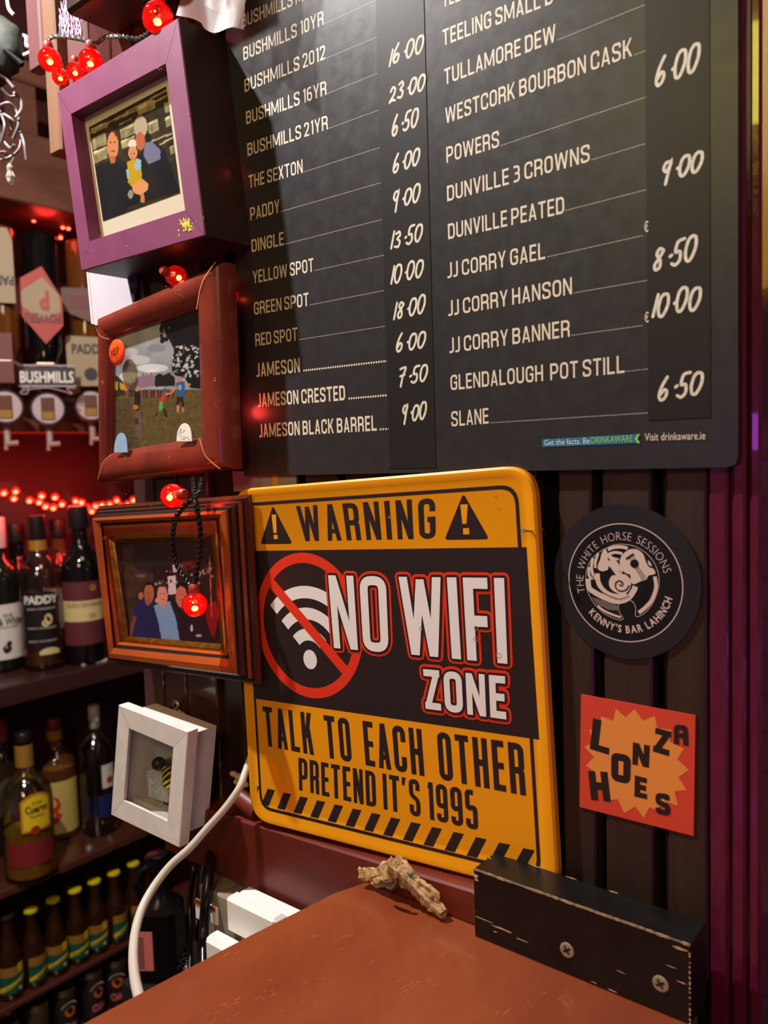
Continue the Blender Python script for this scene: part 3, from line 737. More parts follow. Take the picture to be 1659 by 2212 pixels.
for k in range(6): st(em, [(455+12*k, 1040+16*k), (560+6*k, 1070+14*k), (640, 1100+14*k), (745, 1135+9*k)], .00014, .00036)
emo = em.build('emblem', m_cwh, co)
em = MB()
sp = [(780+ (12+ a*14)*math.cos(a), 890-(12+a*14)*math.sin(a)) for a in np.arange(.2, 6.2, .35)]; st(em, sp, .00075, .0006)
sp = [(780+ (4+ a*6)*math.cos(a+2.6), 890-(4+a*6)*math.sin(a+2.6)) for a in np.arange(.2, 6.2, .4)]; st(em, sp, .0006, .0006)
em.poly(E_(*[(937+48*math.cos(k*.524), 660+48*math.sin(k*.524)) for k in range(12)]), .0006)
em.poly(E_((835, 602), (922, 543), (937, 560), (850, 618)), .0006)
for k in range(4): st(em, [(880+18*k, 598-10*k), (930+12*k, 690-6*k), (1000+18*k, 800), (1035+18*k, 900), (1000+16*k, 1030), (935+14*k, 1110+10*k)], .00022, .0007)
em.poly(E_((640, 590), (662, 612), (640, 626)), .0006); st(em, [(690, 740), (715, 770), (720, 785)], .0003, .0006); st(em, [(765, 752), (775, 745), (782, 758)], .0003, .0006)
st(em, [(545, 560), (515, 690), (560, 750), (640, 735)], .0004, .0006); st(em, [(470, 790), (510, 900), (600, 990), (760, 1055), (880, 1020)], .0004, .0006)
em.build('emblem_linework', m_cin, emo)

# ================================================================== SQUARE STICKER
g = crop(1200, 1400, 2.7233)
PQ = Plane(ony(1378, 1650, -.0010)); m_or = mat('sticker_orange_red', rgb(196, 62, 44), .5); m_am = mat('sticker_amber', rgb(214, 134, 62), .5)
sq = thing('square_sticker', 'square orange-red sticker with amber starburst and black block letters', 'sticker', PQ)
mb = MB(); mb.slab(PQ.q([(1255, 1500), (1502, 1546), (1498, 1806), (1252, 1743)]), -.0009, 0); mb.build('paper', m_or, sq)
sb_ = [(355, 357), (413, 407), (465, 358), (515, 427), (583, 400), (600, 468), (682, 482), (672, 550), (755, 592), (718, 655), (785, 717), (723, 760), (772, 835), (700, 842), (720, 928), (655, 905), (585, 950), (553, 935), (520, 1000), (470, 932), (405, 970), (368, 890), (300, 895), (285, 820), (215, 780), (235, 730), (180, 690), (228, 640), (170, 580), (218, 560), (200, 478), (265, 480), (268, 400), (340, 428)]
mb = MB(); mb.poly(PQ.q(cq(g, *sb_)), .0001); mb.build('starburst', m_am, sq)
m_txt = mat('sticker_brown_black', rgb(34, 22, 22), .5)
for ch, q, hh in [('L', ((222, 412), (335, 440), (314, 627), (202, 592)), 1.8), ('O', ((328, 610), (445, 633), (440, 802), (328, 776)), 1.45), ('N', ((456, 553), (556, 574), (550, 704), (452, 683)), 1.3),
                  ('Z', ((590, 467), (683, 492), (668, 636), (572, 606)), 1.5), ('a', ((697, 448), (778, 455), (784, 575), (696, 563)), 1.45), ('H', ((192, 722), (306, 728), (326, 904), (210, 890)), 1.45),
                  ('E', ((467, 747), (538, 765), (540, 889), (464, 872)), 1.5), ('S', ((588, 850), (672, 858), (678, 988), (590, 972)), 1.5)]:
    mb = MB()
    for p in blocktext(ch, PQ.q(cq(g, *q)), t=.37, h=hh, r=.16): mb.poly(p, .0002)
    mb.build('letter', m_txt, sq)

# ================================================================== PICTURE FRAMES
m_pf = mat('purple_frame_paint', rgb(118, 54, 90), .55, var=.12, scale=30, bump=.1); m_pside = mat('dark_brown_side', rgb(46, 26, 24), .5)
m_mat = mat('white_mount', rgb(235, 228, 208), .7); m_glass = glassmat('picture_glass', (.97, .97, .97), .025)
def scuffs(root, plane, pts, m, n, r, w, name='paint_chip', t=(.0003, .0012)):
    mb = MB()
    for _ in range(n):
        q = pts[int(rng.integers(len(pts)))]; p = plane.loc(q[0]+rng.normal(0, q[2]), q[1]+rng.normal(0, q[2]), w)
        a = rng.uniform(0, 3.14); L = rng.uniform(*t); d = np.array([math.cos(a), math.sin(a)])*L; nn = np.array([-d[1], d[0]])*rng.uniform(.15, .5)
        mb.poly([p-d, p-nn*.6, p+d*.9, p+nn], w)
    return tag(mb.build(name, m, root), kind='stuff')
P1 = Plane(ony(290, 310, -.050))
f1 = thing('framed_photo', 'purple box picture frame with white-mounted photo of two men and baby', 'picture frame', P1)
Qo = P1.q([(123, 199), (385, 37), (443, 509), (175.5, 586)]); Qi = P1.q([(153.5, 246), (358, 137), (400, 454), (193, 521)]); Qi = [np.array(p) for p in Qi]
rails(f1, [(Qo, -.0495), (Qo, -.0008), (offq(Qo, .0008), 0), (Qi, 0), (Qi, -.013)], [m_pside, m_pf, m_pf, m_pf, m_pf])
mb = MB(); mb.slab(offq(Qo, .0012), -.0494, -.045); mb.build('back_board', m_pside, f1)
mb = MB(); mb.slab(offq(Qi, -.006), -.0145, -.0125); mb.build('mount', m_mat, f1)
pr = Print(P1, P1.q([(192, 275), (359, 186), (389, 417), (222.5, 478)], -.0122), -.0122, 130, 120, rgb(52, 46, 34))
k1 = crop(160, 130, 5.143)
def K(f, *p): return [f(a, b) for a, b in p]
barrel = rgb(150, 142, 104); brl2 = rgb(196, 188, 146)
for (x, y, w_, h_) in [(200, 870, 150, 130), (215, 1020, 150, 130), (510, 770, 170, 110), (520, 900, 150, 90), (700, 520, 190, 100), (820, 700, 110, 130), (1000, 480, 90, 110), (1010, 640, 80, 110), (1060, 960, 70, 90), (190, 760, 170, 60)]:
    pr.poly(K(k1, (x, y), (x+w_, y-w_*.45), (x+w_+12, y+h_-w_*.45), (x+12, y+h_)), barrel); pr.poly(K(k1, (x, y), (x+w_, y-w_*.45), (x+w_, y+24-w_*.45), (x, y+26)), brl2)
for a, b in [((180, 800), (1030, 320)), ((460, 650), (1030, 390)), ((860, 890), (1090, 800)), ((900, 950), (1100, 850)), ((500, 710), (640, 640))]:
    pr.poly(K(k1, a, b, (b[0], b[1]+22), (a[0], a[1]+22)), rgb(176, 160, 122))
pr.noise(.3, 5)
blk = rgb(30, 32, 40)
pr.poly(K(k1, (240, 1190), (330, 1140), (400, 1110), (470, 1120), (560, 1120), (620, 1250), (640, 1500), (560, 1760), (330, 1800), (280, 1500)), blk)
pr.poly(K(k1, (700, 1060), (780, 990), (900, 900), (1010, 1000), (1080, 1200), (1180, 1460), (560, 1640), (640, 1400), (760, 1340)), rgb(26, 27, 34))
pr.ell(k1(430, 950), 62/5.1, 150/5.1, rgb(216, 140, 92)); pr.poly(K(k1, (360, 850), (365, 780), (410, 745), (460, 790), (475, 870), (440, 800), (390, 800)), rgb(84, 54, 38))
pr.ell(k1(410, 915), 2.2, 1.6, rgb(80, 44, 30)); pr.ell(k1(450, 912), 2, 1.6, rgb(80, 44, 30)); pr.ell(k1(432, 1010), 5, 2, rgb(150, 60, 50)); pr.poly(K(k1, (385, 1060), (460, 1060), (455, 1140), (410, 1150)), rgb(190, 112, 76))
pr.ell(k1(740, 740), 75/5.1, 120/5.1, rgb(186, 172, 146)); pr.ell(k1(735, 900), 55/5.1, 100/5.1, rgb(190, 104, 70)); pr.poly(K(k1, (790, 920), (860, 900), (960, 1000), (960, 1100), (830, 1160), (770, 1060)), rgb(120, 124, 160)); pr.ell(k1(830, 860), 6, 10, rgb(24, 20, 22))
pr.ell(k1(648, 930), 46/5.1, 50/5.1, rgb(228, 222, 210)); pr.ell(k1(652, 1030), 50/5.1, 75/5.1, rgb(220, 150, 104)); pr.ell(k1(635, 1040), 1.6, 1.3, rgb(70, 40, 30)); pr.ell(k1(668, 1035), 1.6, 1.3, rgb(70, 40, 30)); pr.ell(k1(648, 1080), 2.4, 1.2, rgb(160, 60, 50))
pr.poly(K(k1, (590, 1130), (700, 1090), (745, 1180), (755, 1320), (700, 1500), (640, 1400), (600, 1360)), rgb(200, 166, 30)); pr.poly(K(k1, (695, 1090), (745, 1110), (745, 1210), (690, 1220), (665, 1190)), rgb(150, 196, 222)); pr.poly(K(k1, (580, 1210), (610, 1230), (610, 1320), (590, 1310)), rgb(150, 196, 222))
pr.poly(K(k1, (640, 1390), (760, 1320), (825, 1370), (820, 1440), (740, 1500), (660, 1470)), rgb(226, 160, 110)); pr.poly(K(k1, (735, 1480), (780, 1490), (785, 1585), (740, 1580)), rgb(206, 134, 84)); pr.ell(k1(628, 1490), 30/5.1, 50/5.1, rgb(150, 150, 136))
pr.C *= 1.1; pr.build('photo', f1)
mb = MB(); mb.poly(offq(Qi, -.002), -.006); mb.build('glass_pane', m_glass, f1)
scuffs(f1, P1, [(405, 488, 7), (400, 484, 5)], mat('yellow_scuff', rgb(214, 204, 70), .6), 110, 0, .0003, 'paint_scuff', (.0006, .002))
scuffs(f1, P1, [(150, 230, 3), (210, 520, 6), (437, 470, 3), (410, 250, 3), (345, 150, 4), (240, 585, 30), (300, 120, 20), (190, 535, 3), (270, 530, 20)], mat('pink_chip', rgb(210, 150, 150), .6), 34, 0, .0003)

# rounded mahogany frame
P2 = Plane(ony(340, 820, -.040)); m_mah = mat('mahogany_frame', rgb(128, 48, 34), .27, var=.25, scale=16, stretch=(1, 1, 1), coat=.35, col2=rgb(96, 34, 26))
f2 = thing('framed_photo', 'rounded mahogany picture frame holding outdoor festival field photo', 'picture frame', P2)
Qo = P2.q([(204, 684), (469, 562), (486, 1014), (209, 1045)]); Qi = P2.q([(241, 731), (425, 668), (431, 944), (239, 977)], -.006)
rg = [(Qo, -.0178), (Qo, -.008)]
for f_, w_ in [(.06, -.004), (.15, -.0015), (.28, -.0003), (.42, 0), (.56, -.0006), (.7, -.0018), (.82, -.0035), (.92, -.0055), (1, -.0085), (1., -.012)]:
    rg.append(([a*(1-f_)+np.array(b)*f_ for a, b in zip(Qo, Qi)], w_))
rails(f2, rg, [m_mah], smooth=True, gap=.00012)
mb = MB(); mb.slab(offq(Qo, .001), -.0178, -.0135); mb.build('back_board', m_pside, f2)
pr = Print(P2, P2.q([(240, 722), (432, 655), (437, 952), (240, 988)], -.0095), -.0095, 130, 190, rgb(150, 156, 164))
k2 = crop(230, 660, 6.505)
pr.noise(.13, 14); pr.ell(k2(450, 760), 25, 10, rgb(206, 212, 220), .6); pr.ell(k2(300, 650), 22, 9, rgb(196, 204, 214), .6); pr.ell(k2(650, 880), 35, 9, rgb(214, 222, 232), .8); pr.ell(k2(330, 1010), 25, 12, rgb(214, 222, 232), .8); pr.ell(k2(700, 600), 20, 9, rgb(118, 122, 132), .6)
pr.poly(K(k2, (60, 1200), (600, 1180), (1400, 1180), (1400, 2200), (60, 2200)), rgb(98, 86, 52)); pr.poly(K(k2, (60, 1320), (330, 1300), (500, 2200), (60, 2200)), rgb(84, 66, 54), .7)
pr.noise(.16, 3, pr.V < .62)
tree = rgb(26, 27, 30)
pr.poly(K(k2, (760, 200), (1400, 0), (1400, 1180), (1180, 1160), (1100, 1020), (960, 980), (915, 900), (950, 620), (880, 480), (830, 400)), tree)
for _ in range(60):
    x, y = rng.uniform(930, 1290), rng.uniform(560, 1000); pr.ell(k2(x, y), rng.uniform(1, 4.5), rng.uniform(1, 4.5), rgb(200, 204, 208), .75)
for _ in range(40): pr.ell(k2(rng.uniform(760, 960), rng.uniform(220, 500)), rng.uniform(2, 5), rng.uniform(2, 6), tree)
pr.poly(K(k2, (1080, 540), (1100, 540), (1095, 680), (1070, 680)), rgb(90, 62, 50))
pr.poly(K(k2, (120, 980), (170, 1000), (240, 1080), (260, 1250), (120, 1300)), rgb(52, 52, 36)); pr.poly(K(k2, (125, 1070), (155, 1070), (160, 1190), (125, 1180)), rgb(170, 180, 60)); pr.poly(K(k2, (185, 1080), (320, 1130), (270, 1190), (190, 1180)), rgb(206, 140, 60))
pr.poly(K(k2, (270, 1200), (400, 1060), (420, 1010), (440, 1030), (460, 970), (490, 1000), (515, 925), (545, 990), (580, 940), (600, 985), (630, 920), (660, 990), (690, 1120), (500, 1160)), rgb(140, 116, 140))
pr.poly(K(k2, (680, 1140), (675, 1000), (740, 950), (800, 980), (880, 940), (960, 1010), (960, 1130)), rgb(34, 36, 34))
for x in range(280, 960, 34): pr.poly(K(k2, (x, 1190), (x+16, 1180), (x+20, 1290), (x, 1300)), (rgb(30, 28, 36), rgb(170, 60, 60), rgb(60, 50, 80))[x % 3])
pr.poly(K(k2, (985, 1080), (1080, 1060), (1115, 1090), (1085, 1280), (1000, 1270)), rgb(40, 96, 170)); pr.ell(k2(1030, 1150), 4, 6, rgb(200, 200, 90), .6); pr.ell(k2(1035, 1035), 4.5, 6.5, rgb(196, 122, 92)); pr.poly(K(k2, (990, 1280), (1080, 1280), (1095, 1440), (1060, 1440), (1040, 1330), (1010, 1400), (975, 1400)), rgb(54, 34, 32))
pr.poly(K(k2, (985, 1400), (1020, 1400), (1015, 1500), (990, 1500)), rgb(200, 140, 110)); pr.poly(K(k2, (1060, 1430), (1080, 1430), (1085, 1500), (1060, 1500)), rgb(200, 140, 110)); pr.poly(K(k2, (905, 1220), (960, 1140), (975, 1170), (920, 1240), (830, 1260), (825, 1235)), rgb(206, 140, 104)); pr.poly(K(k2, (1100, 1090), (1190, 1100), (1190, 1120), (1105, 1120)), rgb(206, 140, 104))
pr.poly(K(k2, (780, 1240), (830, 1240), (835, 1330), (790, 1370), (745, 1340)), rgb(190, 60, 66)); pr.ell(k2(820, 1200), 4, 5, rgb(60, 100, 96)); pr.poly(K(k2, (745, 1340), (790, 1360), (790, 1450), (750, 1490), (735, 1440)), rgb(96, 170, 90)); pr.poly(K(k2, (740, 1480), (700, 1560), (690, 1520)), rgb(30, 28, 30)); pr.poly(K(k2, (790, 1440), (820, 1440), (860, 1570), (830, 1570)), rgb(30, 28, 30))
pr.poly(K(k2, (385, 1200), (470, 1180), (480, 1340), (460, 1480), (400, 1480)), rgb(40, 34, 44)); pr.ell(k2(430, 1170), 4.5, 6, rgb(190, 140, 110)); pr.ell(k2(410, 1430), 6, 5, rgb(196, 120, 40)); pr.poly(K(k2, (420, 1480), (480, 1480), (490, 1850), (390, 1850)), rgb(120, 92, 118), .4); pr.poly(K(k2, (395, 1580), (455, 1580), (450, 1680), (395, 1670)), rgb(40, 34, 50), .7)
pr.C *= 1.3; pr.build('photo', f2)
mb = MB(); mb.poly(offq(Qi, -.001), -.0088); mb.build('glass_pane', m_glass, f2)
m_chip = mat('wood_chip', rgb(224, 160, 110), .6)
scuffs(f2, P2, [(255, 672, 4), (380, 628, 9), (222, 825, 2), (465, 820, 3), (470, 870, 4), (455, 595, 6), (330, 630, 40), (330, 1000, 50), (470, 720, 8)], m_chip, 60, 0, .0003, 'wood_chip', (.0002, .001))
# worn mitre edges
mb = MB()
for a, b, c in [((206, 700), (215, 724), (236, 733)), ((212, 1035), (222, 1000), (240, 982)), ((431, 946), (445, 985), (476, 1013)), ((425, 668), (437, 610), (466, 566))]:
    for q in strokeq(smooth(P2.q([a, b, c], .0004), 5), .0007 if a[0] > 300 else .0004): mb.poly(q, .0006)
mb.build('worn_edge', m_chip, f2)

# stepped frame with gilt slip
P3 = Plane(ony(350, 1285, -.0465)); m_ow = mat('orange_walnut', rgb(176, 84, 30), .25, var=.35, scale=14, stretch=(.15, 1, 1), coat=.4, col2=rgb(126, 52, 20))
m_eb = mat('ebonised_groove', rgb(30, 22, 22), .2); m_gilt = mat('gilt', rgb(208, 150, 60), .25, metal=1, var=.3, scale=120); m_dw = mat('brown_walnut', rgb(96, 44, 26), .3, var=.3, scale=18, stretch=(.2, 1, 1))
f3 = thing('framed_photo', 'stepped orange and black wooden frame with gilt slip, photo of three men', 'picture frame', P3)
R0 = P3.q([(197, 1119), (487, 1102), (508, 1457), (234, 1422)]); R1 = P3.q([(215.5, 1130), (471, 1118), (493, 1424), (243.5, 1400)], -.0015)
R2 = P3.q([(222, 1136), (466, 1124), (489, 1417), (250, 1393)], -.0045); R3 = P3.q([(231, 1158), (463, 1153), (484, 1409), (259, 1387)], -.008)
R4 = P3.q([(247, 1172), (459, 1167), (477, 1391), (277, 1374)], -.0115)
mid = [(a*.5+np.array(b)*.5) for a, b in zip(R0, R1)]
rails(f3, [(offq(R0, -.0105), -.0178), (offq(R0, -.0105), -.0160), (offq(R0, -.0085), -.0155), (offq(R0, -.008), -.0125), (offq(R0, -.0055), -.0120), (offq(R0, -.005), -.0085), (offq(R0, -.0025), -.008), (offq(R0, -.002), -.004), (R0, -.0022), (offq(R0, .0005), -.0004), (mid, .0003), (R1, -.0022), (R2, -.0048)],
      [m_dw, m_dw, m_dw, m_eb, m_ow, m_eb, m_dw, m_eb, m_ow, m_ow, m_ow, m_eb])
rails(f3, [(R2, -.0048), ([a*.75+np.array(b)*.25 for a, b in zip(R2, R3)], -.0046), (R3, -.0082)], [m_ow, m_ow], 'inner_rail')
rails(f3, [(R3, -.0082), ([a*.6+np.array(b)*.4 for a, b in zip(R3, R4)], -.0078), ([a*.3+np.array(b)*.7 for a, b in zip(R3, R4)], -.0100), (R4, -.0118)], [m_gilt]*3, 'gilt_slip')
mb = MB(); mb.slab(offq(R0, -.0095), -.0178, -.0162); mb.build('back_board', m_pside, f3)
k3 = crop(180, 1020, 3.95)
pr = Print(P3, P3.q([(243, 1168), (463, 1163), (480, 1396), (272, 1380)], -.0125), -.0125, 150, 150, rgb(40, 20, 24))
pr.poly(K(k3, (250, 590), (1130, 560), (1150, 800), (700, 780), (500, 860), (300, 830)), rgb(44, 26, 34)); pr.poly(K(k3, (330, 650), (430, 640), (430, 820), (600, 870), (560, 1200), (400, 1350), (350, 900)), rgb(62, 40, 34)); pr.poly(K(k3, (820, 770), (980, 740), (1000, 800), (840, 850)), rgb(96, 30, 30)); pr.ell(k3(495, 885), 12, 4, rgb(110, 80, 70), .6)
pr.noise(.25, 6)
for _ in range(46): pr.ell(k3(rng.uniform(600, 1130), rng.uniform(800, 960)), rng.uniform(1.5, 4), rng.uniform(1.5, 5), [rgb(120, 90, 90), rgb(50, 24, 28), rgb(150, 120, 110), rgb(90, 40, 44), rgb(30, 18, 22)][int(rng.integers(5))])
pr.poly(K(k3, (760, 790), (825, 785), (830, 850), (765, 855)), rgb(180, 160, 170)); pr.poly(K(k3, (715, 890), (785, 880), (795, 1040), (730, 1045)), rgb(198, 180, 186)); pr.ell(k3(748, 930), 2.4, 4, rgb(60, 60, 110))
pr.poly(K(k3, (420, 1230), (450, 1110), (520, 1080), (600, 1110), (650, 1260), (665, 1430), (390, 1420), (420, 1240)), rgb(36, 32, 84)); pr.poly(K(k3, (395, 1400), (400, 1300), (430, 1220), (455, 1240), (430, 1330), (415, 1400)), rgb(120, 64, 50))
pr.ell(k3(560, 1035), 11, 22, rgb(166, 96, 70)); pr.poly(K(k3, (515, 990), (530, 945), (570, 930), (605, 960), (605, 1000), (580, 960), (540, 965)), rgb(24, 16, 18)); pr.ell(k3(490, 1055), 6, 8, rgb(170, 100, 76)); pr.poly(K(k3, (525, 1090), (580, 1090), (560, 1140), (535, 1130)), rgb(150, 84, 64))
pr.poly(K(k3, (600, 1140), (660, 1110), (740, 1100), (780, 1180), (810, 1330), (825, 1450), (670, 1440), (640, 1280)), rgb(120, 150, 190)); pr.ell(k3(675, 1050), 11.5, 24, rgb(206, 132, 122)); pr.poly(K(k3, (630, 960), (690, 945), (720, 990), (720, 1040), (700, 980), (650, 975)), rgb(60, 40, 40)); pr.ell(k3(632, 1095), 5, 6, rgb(206, 140, 126)); pr.poly(K(k3, (665, 1110), (715, 1090), (700, 1170), (680, 1160)), rgb(200, 130, 120))
pr.poly(K(k3, (740, 1110), (800, 1090), (900, 1180), (1000, 1200), (1060, 1310), (1110, 1470), (825, 1450), (790, 1250)), rgb(38, 20, 36)); pr.ell(k3(835, 1060), 12, 24, rgb(190, 104, 92)); pr.poly(K(k3, (790, 1000), (800, 950), (850, 935), (890, 960), (890, 1000), (830, 970)), rgb(24, 12, 16)); pr.ell(k3(848, 1135), 4, 8, rgb(200, 120, 110)); pr.ell(k3(925, 1330), 3, 8, rgb(190, 170, 170)); pr.ell(k3(985, 1395), 7, 3, rgb(170, 150, 150))
for x in (545, 572, 660, 690, 822, 850): pr.ell(k3(x, 1030 if x < 600 else 1040 if x < 700 else 1045), 1.6, 1.2, rgb(60, 26, 26))
for x in (560, 677, 838): pr.ell(k3(x, 1078 if x < 600 else 1085 if x < 700 else 1090), 3, 1.2, rgb(140, 50, 50))
pr.poly(K(k3, (1030, 1150), (1130, 1100), (1160, 1200), (1110, 1420), (1060, 1300)), rgb(120, 16, 24)); pr.poly(K(k3, (1072, 720), (1082, 720), (1100, 1230), (1090, 1230)), rgb(150, 90, 60))
pr.C *= 1.45; pr.build('photo', f3)
mb = MB(); mb.poly(R4, -.0119); mb.build('glass_pane', m_glass, f3)

# white box frame with a bee
P4 = Plane(ony(322, 1675, -.055))
f4 = thing('box_frame', 'small white painted box frame with striped bee inside', 'picture frame', P4)
Q0 = P4.q([(256, 1522.5), (406.5, 1581), (387, 1831.5), (239.5, 1760)]); k4 = crop(200, 1480, 5.53)
Q1 = P4.q(cq(k4, (430, 519), (957, 745), (905, 1540), (368, 1376)))
Q1 = P4.q(cq(k4, (430, 519), (957, 745), (887, 1623), (366, 1378)))
rails(f4, [(offq(Q0, .004), -.0105), (Q0, -.0098), (Q0, -.0006), (offq(Q0, .0006), 0), (offq(Q1, -.0003), -.0004), (Q1, -.0010), (offq(Q1, -.0015), -.0045)], [m_wpaint], gap=.00015)
bq = offq(Q0, .0065)
mb = MB()
ins = offq(bq, .003); L4 = [(bq, -.0100), (bq, -.0348)]
for (qa, wa), (qb, wb) in [((bq, -.0348), (bq, -.0100)), ((bq, -.0100), (ins, -.0100)), ((ins, -.0100), (ins, -.032))]:
    for i in range(4):
        j = (i+1) % 4; mb.add([(*qa[i], wa), (*qa[j], wa), (*qb[j], wb), (*qb[i], wb)], [[3, 2, 1, 0]])
mb.add([(*p, -.032) for p in ins], [[3, 2, 1, 0]]); mb.add([(*p, -.0348) for p in bq], [[0, 1, 2, 3]])
mb.build('box', m_wpaint, f4)
m_bg = mat('pale_grey_card', rgb(176, 184, 188), .6); mb = MB(); mb.poly(offq(ins, .001), -.0315); mb.build('backing_card', m_bg, f4)
bee = thing('bee_ornament', 'yellow and black striped bee on glass block inside the white box frame', 'ornament', P4)
m_beey = mat('bee_yellow', rgb(222, 196, 60), .5); m_beeb = mat('bee_black', rgb(24, 26, 34), .4); m_block = mat('ice_block', rgb(205, 216, 226), .2, var=.15, scale=150)
mb = MB(); h0 = P4.loc(*k4(790, 938), -.020); mb.ball((*h0, -.020), .0062, 20); mb.build('head', m_beeb, bee, True)
ax0, ax1 = P4.loc(*k4(850, 1000), -.02), P4.loc(*k4(940, 1230), -.02); d_ = ax1-ax0; n_ = np.array([d_[1], -d_[0]]); n_ = n_/np.linalg.norm(n_)*-1
if n_[0] < 0: n_ = -n_
mb = MB(); mb2 = MB()
for i in range(9):
    t0, t1 = i/9, (i+1)/9; wd = lambda t: .0032+.0085*math.sin(min(1, t*1.3)*1.57)
    a, b = ax0+d_*t0, ax0+d_*t1
    tgt = mb if i % 2 == 0 else mb2
    tgt.tube([(*(a+n_*wd(t0)*.6), -.0195), (*(b+n_*wd(t1)*.6), -.0195)], 0, 14, rs=[wd(t0)*.75, wd(t1)*.75])
bb = mb.build('body', m_beey, bee, True); mb2.build('stripe', m_beeb, bee, True)
mb = MB(); mb.slab(P4.q(cq(k4, (850, 900), (940, 850), (960, 1100), (880, 1050)), -.024), -.0245, -.0238); mb.build('wing', glassmat('wing', (.95, .95, .8), .2), bee)
g0 = P4.q(cq(k4, (650, 1020), (820, 1010), (905, 1200), (905, 1400), (680, 1330)), -.025)
mb = MB(); mb.slab(g0, -.031, -.024); mb.build('glass_block', m_block, bee)
mb = MB()
for pl in [[(690, 1120), (720, 1180), (770, 1110)], [(690, 1230), (780, 1280), (800, 1210), (850, 1300), (820, 1320)], [(660, 1040), (800, 1010), (830, 1040)], [(690, 1130), (685, 1330)], [(880, 1330), (910, 1350)]]:
    P_ = [P4.loc(*k4(a, b), -.0235) for a, b in pl]; mb.tube([(*p, -.0235) for p in smooth(P_, 4)], .0007, 6)
mb.build('frosted_letter', m_white, bee, True)
mb = MB(); mb.poly(offq(Q1, -.001), -.0055); mb.build('glass_pane', m_glass, f4)
# hanger behind it
hp = wallplane(387, 1535, -.0012)
hg = thing('picture_hanger', 'brass sawtooth hanger on crosshead screw above the white box frame', 'hanger', hp)
mb = MB(); hc = hp.loc(393, 1566); outl = [(hc[0]+.0185*math.cos(a)*(1 if k % 2 else .88), hc[1]+.016*math.sin(a)*(1 if k % 2 else .86)) for k, a in enumerate(np.linspace(.1, 3.04, 15))]
mb.slab(outl+[(hc[0]-.0185, hc[1]-.003), (hc[0]+.0185, hc[1]-.003)], .002, .0026); mb.build('plate', mat('brass_dull', rgb(210, 170, 110), .45, metal=.15), hg)
mb = MB(); mb.tube([(hc[0]+.021*math.cos(a), hc[1]+.0175*math.sin(a), .0035) for a in np.linspace(.05, 3.1, 18)], .0010, 8); mb.build('wire', m_wire, hg, True)
sc_ = hp.loc(387, 1521)
def screw(root, c, r, w, ax=True):
    s_ = tag(bpy.data.objects.new('screw', None)); bpy.data.objects.remove(s_)
    mb = MB(); mb.lathe([(r, w), (r, w+r*.15), (r*.8, w+r*.35), (.00005, w+r*.4)], (c[0], c[1], 0), 20); so = mb.build('screw', m_steel, root, True)
    mb = MB()
    for a in (.5, 2.07):
        d = np.array([math.cos(a), math.sin(a)])*r*.55; mb.poly(strokeq([np.array(c)-d, np.array(c)+d], r*.28)[0], w+r*.42)
    mb.build('screw_slot', m_darkhole, so)
mb = MB(); mb.tube([(sc_[0]-.001, sc_[1], 0), (sc_[0]+.004, sc_[1]+.001, .001)], .004, 8); screw(hg, sc_, .0048, .003)

# badge pin and two surfboard stickers on the middle frame
bp_ = Plane(ony(249, 761, -.0405)); pin = thing('badge_pin', 'round orange badge pin with scribbled black word on mahogany frame corner', 'badge', bp_)
rb = abs(bp_.loc(249, 733)[1]-bp_.loc(249, 790)[1])/2
mb = MB(); mb.lathe([(rb*.9, -.0035), (rb, -.0025), (rb, -.0012), (rb*.9, -.0003), (rb*.6, .0004), (rb*.02, .0008)], (0, 0, 0), 32); mb.build('face', mat('badge_orange', rgb(240, 84, 30), .25, coat=.5), pin, True)
mb = MB(); sanstext(mb, 'YES!', (-rb*.6, -rb*.35), (rb*.55, -rb*.05), rb*.5, .001, bold=0)
for q in strokeq(smooth([(-.6*rb, -.45*rb), (0, -.1*rb), (.2*rb, -.5*rb), (.5*rb, .5*rb)], 5), .0003): mb.poly(q, .001)
mb.build('lettering', m_black, pin)
def surf(px, label, m, marks):
    pl = Plane(ony((px[0]+px[2])/2, (px[1]+px[3])/2, -.0385)); t = thing('surfboard_sticker', label, 'sticker', pl, group='surfboard stickers on the mahogany frame')
    x0, y0, x1, y1 = px; pts = [(x0, y1), (x0+.05*(x1-x0), y0+.55*(y1-y0)), (x0+.22*(x1-x0), y0+.18*(y1-y0)), (x0+.5*(x1-x0), y0), (x0+.78*(x1-x0), y0+.16*(y1-y0)), (x0+.95*(x1-x0), y0+.5*(y1-y0)), (x1, y1)]
    P_ = smooth(pl.q(pts), 4); mb = MB(); mb.slab(P_, 0, .0008); mb.build('board', m, t)
    mb = MB()
    for s_ in marks:
        for q in strokeq(smooth([pl.loc(x0+a*(x1-x0), y0+b*(y1-y0)) for a, b in s_], 4), .00028): mb.poly(q, .0010)
    mb.build('line_drawing', m_black if 'white' in label else m_white, t)
surf((383, 914, 416, 953), 'white surfboard sticker with black line drawing', mat('sticker_gloss_white', rgb(226, 228, 220), .3), [[(.35, .55), (.5, .4), (.6, .42)], [(.1, .7), (.3, .3), (.25, .8)], [(.4, .75), (.7, .8), (.9, .95)], [(.3, .85), (.6, .9)]])
surf((248, 935, 277, 977), 'pale blue surfboard sticker with tiny white dots', mat('sticker_blue', rgb(140, 170, 200), .35), [[(.5, .45), (.51, .47)], [(.5, .6), (.52, .62)], [(.65, .5), (.67, .52)], [(.55, .75), (.56, .78)], [(.7, .7), (.72, .72)]])
